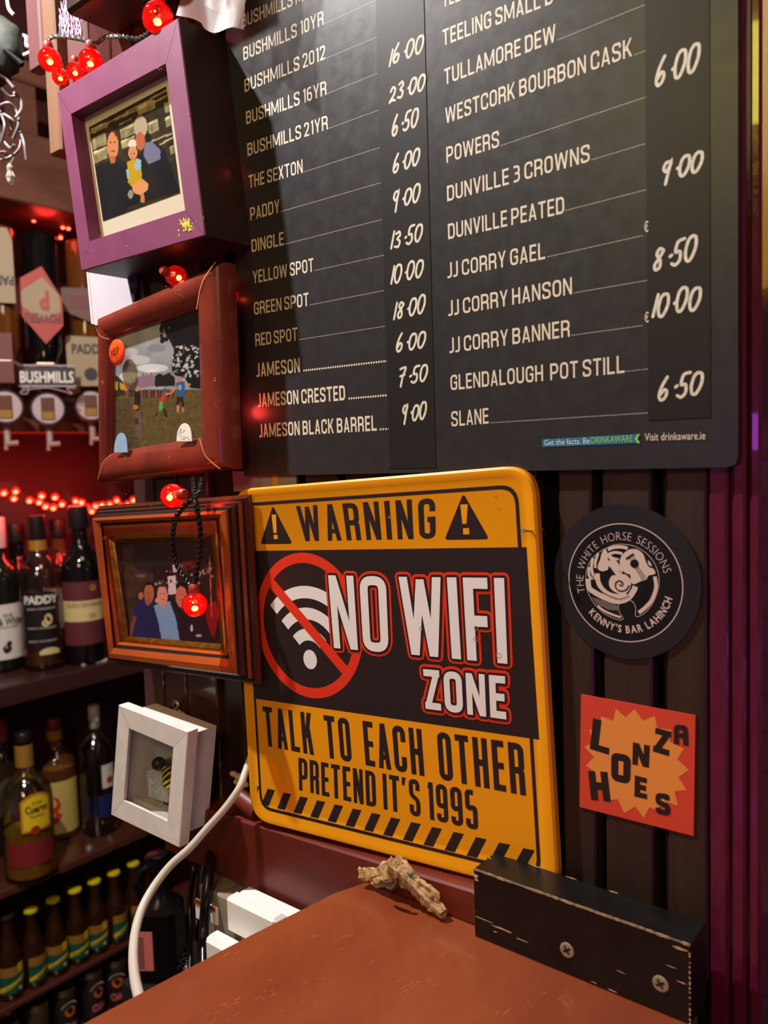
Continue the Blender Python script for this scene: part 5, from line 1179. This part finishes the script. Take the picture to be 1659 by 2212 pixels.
def ctext(t, text, p0, p1, cap, m, y=-.033, flip=False, bold=.03):
    mb = MB(); sanstext(mb, text, p0, p1, cap, 0, bold=bold)
    if flip:
        cx, cy = (p0[0]+p1[0])/2, p0[1]+cap/2; mb.v = [(2*cx-v[0], 2*cy-v[1], v[2]) for v in mb.v]
    mb.v = [(v[0], y, v[1]) for v in mb.v]; return mb.build('lettering', m, t)
t, s, R_ = optic((12, 880), 34, 'round white spirit measure at the far left under upturned cream label', g_whis)
card(t, [(-.9*s, 6.4*s), (.95*s, 6.4*s), (.95*s, 10.2*s), (.7*s, 11*s), (-.9*s, 11.*s)], mat('label_cream_shaded', rgb(138, 120, 96), .7)); ctext(t, 'PADDY', (-1.0*s, 7.5*s), (.9*s, 7.55*s), .55*s, m_ltx, flip=True); dot = card(t, disc((-.75*s, 8.9*s), .28*s, 10), m_ltx, 'emblem', -.0325, .0005)  # cream label colour also darkened for shade under the canopy
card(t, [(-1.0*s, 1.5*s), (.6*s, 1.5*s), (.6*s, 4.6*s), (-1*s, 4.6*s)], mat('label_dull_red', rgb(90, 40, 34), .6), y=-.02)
t, s, R_ = optic((104, 884), 33, 'round white spirit measure under black nameplate and coral diamond label', g_blk)
card(t, [(-1.65*s, 1.45*s), (1.75*s, 1.5*s), (1.75*s, 2.65*s), (-1.65*s, 2.65*s)], m_capb, 'name_plate', -.022); ctext(t, 'BUSHMILLS', (-1.55*s, 1.68*s), (1.65*s, 1.68*s), .68*s, m_lab, -.0255, bold=.02)
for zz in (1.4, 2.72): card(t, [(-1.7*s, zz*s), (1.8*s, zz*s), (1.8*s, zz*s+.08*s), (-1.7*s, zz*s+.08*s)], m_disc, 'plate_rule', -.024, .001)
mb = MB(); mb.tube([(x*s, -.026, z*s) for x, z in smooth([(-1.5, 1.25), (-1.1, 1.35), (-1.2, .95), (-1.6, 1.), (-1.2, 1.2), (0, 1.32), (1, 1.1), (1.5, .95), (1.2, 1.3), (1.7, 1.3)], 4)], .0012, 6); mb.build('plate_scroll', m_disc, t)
card(t, [(-1.5*s, 6.2*s), (.1*s, 4.1*s), (1.2*s, 5.3*s), (1.2*s, 7.*s), (.1*s, 9.*s), (-1.2*s, 8.2*s), (-1.5*s, 7.2*s)], m_pow); card(t, [(-1.25*s, 6.5*s), (.05*s, 5.6*s), (1.1*s, 6.2*s), (1.05*s, 7.2*s), (.1*s, 8.3*s), (-1.2*s, 7.4*s)], mat('label_cream_shaded', rgb(138, 120, 96), .7), 'label_field', -.0322, .0006)
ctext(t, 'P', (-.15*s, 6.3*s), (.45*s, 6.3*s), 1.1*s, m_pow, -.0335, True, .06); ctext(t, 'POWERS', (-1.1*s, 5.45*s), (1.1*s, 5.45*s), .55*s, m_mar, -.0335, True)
t, s, R_ = optic((197, 877), 31, 'round white spirit measure half hidden by the mahogany frame', g_whis)
card(t, [(-1.4*s, 1.3*s), (.9*s, 1.3*s), (.9*s, 4.6*s), (-1.3*s, 4.7*s), (-1.4*s, 4.5*s)], mat('label_cream_shaded', rgb(138, 120, 96), .7)); ctext(t, 'PADDY', (-1.05*s, 3.5*s), (1.2*s, 3.5*s), .62*s, m_ltx); card(t, disc((.1*s, 2.1*s), .45*s, 10), m_ltx, 'emblem', -.0325, .0005)
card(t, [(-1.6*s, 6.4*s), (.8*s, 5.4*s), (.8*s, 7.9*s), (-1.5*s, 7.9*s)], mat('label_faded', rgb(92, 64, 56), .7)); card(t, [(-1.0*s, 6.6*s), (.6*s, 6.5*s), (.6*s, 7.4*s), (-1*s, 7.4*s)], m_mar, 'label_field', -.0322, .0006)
# rail the optics hang from
rl = onx(100, 930, XO-.02); orr = thing('optic_rail', 'dark wooden rail holding the spirit measures', 'rail', loc=(XO-.075, .6, onx(100, 905, XO)[2]))
mb = MB(); mb.box((-.02, -.8, -.03), (.0, .9, .16), bev=.003); mb.build('board', m_brownwood, orr)

# canopy over the optics
zc0 = onx(85, 447, XS)[2]; zc1 = onx(85, 300, XS)[2]
cn = thing('bar_canopy', 'brown timber canopy board above the upturned bottles', 'canopy', loc=(XS, .6, zc0))
mb = MB(); mb.box((-.25, -1.2, 0), (0, 1.0, .012)); mb.build('soffit', m_brownwood, cn)
mb = MB(); mb.box((-.001, -1.2, -.003), (.018, 1.0, zc1-zc0), bev=.003); mb.build('fascia', m_brownwood, cn)
zc2, zc3 = onx(60, 188, XS)[2], onx(60, 140, XS)[2]
mb = MB(); mb.box((-.05, -1.2, zc2-zc0), (.02, 1.0, zc3-zc0), bev=.004); mb.build('upper_rail', m_brownwood, cn)
pb = onx(95, 260, XS+.1)
for k in range(5):
    y_ = -.9+k*.38; mb = MB(); mb.box((-.03, y_, zc1-zc0), (.01, y_+.05, zc2-zc0)); mb.build('stud', m_brownwood, cn)
# post and boards at the left end of the wall
m_beige = mat('beige_post', rgb(122, 88, 66), .55, var=.25, scale=20, stretch=(1, 1, .15), bump=.2); m_pboard = mat('purple_brown_board', rgb(98, 62, 62), .5, var=.3, scale=12, stretch=(1, 1, .2), bump=.2)
zb_ = ony(118, 335, .0)[2]; xa_, xb_ = ony(103, 200, 0)[0], ony(129, 200, 0)[0]
pt = thing('timber_post', 'narrow beige timber post left of the purple frame', 'post', loc=((xa_+xb_)/2, .01, zb_))
mb = MB(); w_ = (xb_-xa_)/2; mb.box((-w_, -.012, 0), (w_, .03, .5), bev=.002); mb.build('shaft', m_beige, pt)
for i, (a_, b_) in enumerate([(48, 76), (78, 101)]):
    x0, x1 = ony(a_, 60, .03)[0], ony(b_, 60, .03)[0]; mb = MB(); mb.box((x0, .035, ony(60, 150, .03)[2]), (x1, .05, 1.0), bev=.002)
    t = mb.build('wall_board', m_pboard); tag(t, ['purple-brown board at the upper left, beside the hanging ornament', 'purple-brown board right beside the beige post'][i], 'board', 'boards at the upper left')
plank(-.752, -.716, .22, 1.0, m=m_pboard); plank(-.713, -.680, .22, 1.0, m=m_slat2)
mb = MB()
for _ in range(150):
    p = ony(rng.uniform(128, 176), rng.uniform(0, 74), -.001); a = rng.uniform(-.6, .6)+1.57; L = rng.uniform(.001, .006); d = np.array([math.cos(a), math.sin(a)])*L; c = np.array([p[0], p[2]])
    mb.poly(strokeq([c-d, c+d*.7], rng.uniform(.0004, .0016))[0], .001)
mb.v = [(v[0], -v[2], v[1]) for v in mb.v]
tag(mb.build('peeling_paint', mat('lilac_paint', rgb(160, 140, 176), .7)), 'lilac flaking paint patch on boards above the string lights', 'paint patch', kind='stuff')

# hanging silver ornament, cap, plastic sheet
m_silver = mat('silver_wire', rgb(120, 110, 114), .5, metal=.3); m_olive = mat('grey_green_cloth', rgb(70, 74, 68), .8, var=.5, scale=120)
hd = .95; orn = thing('hanging_ornament', 'tangled silver wire ornament with glass drop at left edge', 'ornament', loc=dep(10, 300, hd)); o_ = dep(10, 300, hd)
mb = MB()
for pl in [[(-8, 232), (18, 222), (36, 240), (40, 268), (28, 300)], [(0, 240), (10, 270), (4, 300), (-6, 320)], [(8, 246), (30, 262), (44, 292), (42, 320), (24, 338), (0, 346)], [(44, 285), (52, 310), (57, 345)], [(-6, 262), (6, 300), (22, 320), (30, 312)], [(30, 200), (44, 214), (46, 236), (34, 254)], [(22, 255), (24, 275), (20, 290)], [(-5, 330), (10, 328), (14, 336)], [(2, 190), (20, 208), (36, 206)], [(-6, 160), (14, 172), (30, 190)]]:
    mb.tube([p-o_ for p in smooth([dep(a, b, hd+rng.uniform(-.01, .01)) for a, b in pl], 5)], .0016, 7)
mb.build('wire', m_silver, orn, True)
mb = MB(); p = dep(22, 378, hd)-o_; mb.lathe([(.0003, -.012), (.0035, -.008), (.0052, -.002), (.003, .004), (.004, .008), (.0015, .013)], tuple(p), 10); mb.tube([p+np.array([0, 0, .012]), dep(30, 340, hd)-o_], .0006, 5); mb.build('glass_drop', mat('drop_glass', rgb(210, 200, 190), .05, trans=.6), orn)
cp = dep(15, 105, 1.0); cap_ = thing('cloth_cap', 'grey-green cloth cap hanging at top left corner', 'cap', loc=cp)
mb = MB(); mb.ball((-.016, .0, .004), .036, 26, sc=(1, .7, .95)); 
for i in range(len(mb.v)):
    v = np.array(mb.v[i]); mb.v[i] = tuple(v*(1+.16*math.sin(v[0]*170+v[2]*90)*math.cos(v[2]*130+1)))
mb.build('crown', m_olive, cap_, True)
mb = MB(); mb.tube([dep(a, b, .985)-cp for a, b in [(-8, 92), (10, 108), (30, 124), (48, 140)]], .0035, 8); mb.build('strap', m_black, cap_, True)
mb = MB(); mb.tube([p-cp for p in smooth([dep(a, b, 1.0) for a, b in [(32, 76), (56, 80), (58, 100), (70, 96), (66, 112), (50, 120)]], 4)], .0028, 6); mb.tube([p-cp for p in smooth([dep(a, b, 1.0) for a, b in [(16, 0), (20, 20), (30, 32)]], 4)], .0022, 6); mb.build('pale_band', mat('pale_pink_band', rgb(180, 150, 158), .6), cap_, True)
shp = thing('plastic_sheet', 'crumpled translucent plastic sheet above the purple frame corner', 'plastic sheet', loc=ony(440, 20, -.03)); s0 = ony(440, 20, -.03)
m_pl = mat('translucent_plastic', rgb(170, 150, 146), .3, trans=.3, alpha=.4)
for seg_, off_ in [([(380, 33), (405, 36), (430, 47), (447, 64), (470, 74), (497, 58), (520, 61)], 0), ([(440, 10), (462, 24), (488, 48), (500, 56), (520, 61)], -.008)]:
    b_ = smooth([ony(x, y, -.03+off_) for x, y in seg_], 4); mb = MB(); n = len(b_); V = []
    for r in range(6):
        for i, p in enumerate(b_): V.append(p+np.array([.01*r*.3, .003*math.sin(i*.33+r*1.1)+.001*r, .014*r])-s0)
    mb.add(V, [[r*n+i, r*n+i+1, (r+1)*n+i+1, (r+1)*n+i] for r in range(5) for i in range(n-1)]); mb.build('fold', m_pl, shp, True)

# ================================================================== RED STRING LIGHTS
m_rglass = glassmat('red_bulb_glass', (1, .10, .07), .10, .04)
m_rtint = mat('red_bulb_inner', rgb(220, 16, 14), .3, emit=rgb(255, 20, 12), es=.12, alpha=.22)
m_fil = mat('bulb_glow', (1, .5, .2), .5, emit=(1, .7, .25), es=40); m_fil2 = mat('bulb_glow_far', (1, .3, .2), .5, emit=(1, .6, .35), es=22)
m_sock = mat('bulb_socket', rgb(180, 60, 50), .4, trans=.3)
def bulb(P, r, lab, up_=(0, 0, 1), group=None, far=False, sock=True, power=.0):
    t = thing('light_bulb', lab, 'light bulb', loc=P, group=group); q = Vector((0, 0, 1)).rotation_difference(Vector(up_)); t.rotation_mode = 'QUATERNION'; t.rotation_quaternion = q
    mb = MB(); n = 12 if far else 22; mb.ball((0, 0, 0), r, n); mb.build('glass', m_rglass, t, True)
    mb = MB(); mb.ball((0, 0, 0), r*.93, n); mb.build('red_coating', m_rtint, t, True)
    mb = MB(); mb.ball((r*.1, -r*.1, -r*.28), r*(.55 if far else .28), 8, sc=(1, 1, .8)); mb.build('filament', m_fil2 if far else m_fil, t, True)
    if sock:
        mb = MB(); mb.lathe([(r*.38, r*.86), (r*.46, r*1.05), (r*.42, r*1.45), (r*.3, r*1.6)], n=14); mb.build('socket', m_sock, t, True)
    if power: light('POINT', 'red_glow_light', P, None, power, (1, .06, .04), r*1.2)
    return t
G1 = 'red string light bulbs near the frames'
bulb(ony(341, 39, -.045), .0125, 'lit red bulb resting on the top edge of the purple frame', (.1, 0, 1), G1, power=.03)
bulb(ony(108, 129, -.035), .0105, 'lit red bulb at the left end of the green twisted wire', (-.15, 0, 1), G1, power=.03)
bulb(ony(196, 132, -.028), .0105, 'lit amber-red bulb hanging mid wire just above the purple frame', (.1, 0, 1), G1, power=.03)
bulb(ony(163, 154, .004-.012), .0085, 'dim red bulb low behind the purple frame corner', (0, 0, 1), G1)
bulb(ony(131, 166, -.012), .0080, 'dim red bulb beside the beige post under the left bulb', (0, 0, 1), G1)
bulb(ony(373, 1071, -.060), .0100, 'lit red bulb lying on the stepped frame top edge', (.95, 0, .1), G1, power=.025)
bulb(ony(421, 1306, -.062), .0100, 'lit red bulb dangling in front of the three men photo', (0, 0, 1), G1, power=.025)
bulb(ony(380, 596, -.030), .0090, 'red ring-shaped bulb between the purple and mahogany frames', (0, -1, .2), G1)
bulb(ony(503, 640, -.010), .0050, 'small red bulb peeking out beside the menu board edge', (0, 0, 1), G1, sock=False)
light('POINT', 'red_glow_light', ony(498, 372, -.014), None, .035, (1, .05, .04), .006)  # this and the next add red glow on the board edge, without a bulb
light('POINT', 'red_glow_light', ony(522, 890, -.014), None, .035, (1, .05, .04), .006)
row = [(8, 1064), (34, 1060), (30, 1076), (64, 1080), (84, 1084), (90, 1070), (98, 1093), (119, 1073), (115, 1096), (134, 1088), (163, 1081), (176, 1084), (188, 1095), (199, 1103), (206, 1092), (220, 1090), (237, 1088), (252, 1080), (262, 1092), (276, 1088), (288, 1079), (298, 1088)]
G2 = 'string of red bulbs along the back of the shelf'
PRW = []
ORD = 'first second third fourth fifth sixth seventh eighth ninth tenth eleventh twelfth thirteenth fourteenth fifteenth sixteenth seventeenth eighteenth nineteenth twentieth twenty-first last'.split()
for i, (x, y) in enumerate(sorted(row)):
    P = onx(x, y, -1.90); PRW.append(P); bulb(P, .0105, f'{ORD[i]} small glowing red bulb, counted along the shelf string towards the stepped frame', (rng.uniform(-.5, .5), 0, 1), G2, True, False)
for k in (2, 9, 16): light('POINT', 'bulb_string_light', PRW[k]+np.array([.04, 0, .01]), None, .9, (1, .04, .03), .03)
for x, y, lb_ in [(73, 474, 'faint red bulb alone under the timber canopy'), (136, 490, 'faint red bulb, upper of the cluster beside the purple frame corner'), (148, 492, 'faint red bulb touching the purple frame corner under the canopy'), (131, 512, 'lowest faint red bulb under the canopy near the purple frame')]:
    bulb(onx(x, y, -1.86), .0075 if x > 80 else .009, lb_, (0, 0, 1), 'faint red bulbs under the canopy', True, False)
light('POINT', 'bulb_string_light', onx(100, 480, -1.8), None, .35, (1, .04, .03), .03)
def twisted(name, label, pts, r=.0011, pitch=.009, m=m_wire):
    t = thing(name, label, 'wire', loc=(0, 0, 0)); P = smooth(pts, 10); S = [0]
    for i in range(1, len(P)): S.append(S[-1]+np.linalg.norm(P[i]-P[i-1]))
    n = max(8, int(S[-1]/.0011)); Q = [np.array([np.interp(s, S, [p[k] for p in P]) for k in range(3)]) for s in np.linspace(0, S[-1], n)]
    for ph in (0, math.pi):
        L = []
        for i, q in enumerate(Q):
            tg = Q[min(i+1, n-1)]-Q[max(0, i-1)]; tg /= np.linalg.norm(tg)+1e-9; u = np.cross(tg, [.2, 1, .1]); u /= np.linalg.norm(u); v = np.cross(tg, u); a = 2*math.pi*S[-1]*i/n/pitch+ph
            L.append(q+r*.95*(u*math.cos(a)+v*math.sin(a)))
        mb = MB(); mb.tube(L, r, 6); mb.build('strand', m, t, True)
m_gw = mat('green_grey_wire', rgb(60, 68, 62), .3)
twisted('twisted_wire', 'grey-green twisted wire strung above the purple frame', [ony(a, b, c) for a, b, c in [(104, 92, -.03), (112, 80, -.03), (140, 79, -.03), (175, 85, -.03), (206, 93, -.03), (228, 80, -.03), (262, 79, -.035), (300, 83, -.03), (330, 60, -.03), (341, 16, -.044)]], m=m_gw)
twisted('twisted_wire', 'black twisted wire loop hanging left over the stepped frame', [ony(a, b, c) for a, b, c in [(437, 1036, -.044), (428, 1070, -.058), (402, 1088, -.064), (381, 1117, -.064), (373, 1160, -.062), (377, 1200, -.060), (388, 1232, -.060), (404, 1256, -.061), (420, 1284, -.062)]], .0012)
twisted('twisted_wire', 'black twisted wire hanging straight to the dangling red bulb', [ony(a, b, c) for a, b, c in [(418, 1034, -.044), (422, 1075, -.060), (428, 1110, -.064), (433, 1150, -.063), (431, 1200, -.061), (423, 1250, -.061), (420, 1284, -.062)]], .0012)

# ================================================================== SMALL THINGS ROUND THE SOCKETS
Pq = dep(352, 2100, 1.22); zq = Pq[2]
ct = thing('back_counter', 'dark low counter under the square black bottle', 'counter', loc=(Pq[0], Pq[1], zq-.02)); mb = MB(); mb.box((-.034, -.05, -.02), (.3, .2, .0195), bev=.002); mb.build('surface', mat('counter_dark', rgb(16, 11, 11), .85), ct)
bt = thing('square_bottle', 'square black glass bottle with pink barcode sticker by the grey cable', 'bottle', loc=(Pq[0], Pq[1], zq), rotz=facing(Pq)+math.pi/2-.35)
mb = MB(); mb.box((-.030, -.030, 0), (.030, .030, .112), bev=.009); mb.build('body', g_blk, bt, True)
mb = MB(); mb.lathe([(.024, .110), (.016, .120), (.013, .135), (.013, .16), (.016, .162), (.016, .182), (.012, .184)], n=20); mb.build('neck', m_black, bt, True)
mb = MB(); mb.tube([(-.02, -.01, .115), (-.030, -.014, .140), (-.022, -.012, .160), (-.008, -.004, .168)], .005, 10); mb.build('handle', m_black, bt, True)
mb = MB(); mb.box((-.026, -.0308, .022), (-.002, -.0301, .080)); lb = mb.build('sticker', mat('sticker_pink', rgb(206, 110, 104), .5), bt)
mb = MB()
for k in range(12): mb.box((-.024, -.0312, .026+k*.004), (-.015, -.0308, .0275+k*.004))
mb.build('barcode', m_ltx, lb)
mb = MB(); pp = Plane(dep(412, 2070, .80), RT, (0, .35, 1)); tg_ = thing('price_tag', 'white paper tag with black figures at the bar edge', 'tag', pp)
mb.slab(pp.q([(425, 2028), (428, 2110), (385, 2130), (400, 2085)]), -.0004, 0); mb.build('paper', m_lab, tg_)
mb = MB(); a_, b_ = pp.loc(398, 2100), pp.loc(413, 2062); d_ = (b_-a_)/np.linalg.norm(b_-a_); sanstext(mb, '200', a_, b_, .0085, .0004, bold=.0, upv=(-d_[1]*.95, d_[0])); mb.build('figures', m_ltx, tg_)
bg = thing('plaster_crumbs', 'crumbled plaster and pipe stub left of the sign corner', 'debris', loc=ony(520, 1720, -.012)); o_ = ony(520, 1720, -.012); mb = MB()
for a_, b_, r_ in [(505, 1672, .0035), (520, 1680, .005), (528, 1694, .004), (512, 1690, .003)]: mb.ball(ony(a_, b_, -.008)-o_, r_, 10, sc=(1.4, .8, .7))
mb.build('plaster', mat('plaster', rgb(190, 170, 150), .8, bump=.6, scale=300), bg); mb = MB(); mb.tube([ony(516, 1720, -.014)-o_, ony(560, 1752, -.014)-o_], .0085, 14); mb.build('pipe_stub', m_redwood, bg, True)
gp = Plane(ony(540, 1042, -.0015)); gc = thing('notice_card', 'pale card strip showing between the menu board and yellow sign', 'card', gp); mb = MB(); mb.slab(gp.q([(502, 1018), (640, 1018), (640, 1060), (505, 1062)]), -.0008, 0); mb.build('paper', mat('pale_card', rgb(150, 146, 140), .6), gc)
mb = MB(); mb.slab(gp.q([(590, 1018), (602, 1018), (602, 1060), (590, 1060)]), 0, .0006); mb.build('gold_stripe', m_yel, gc)
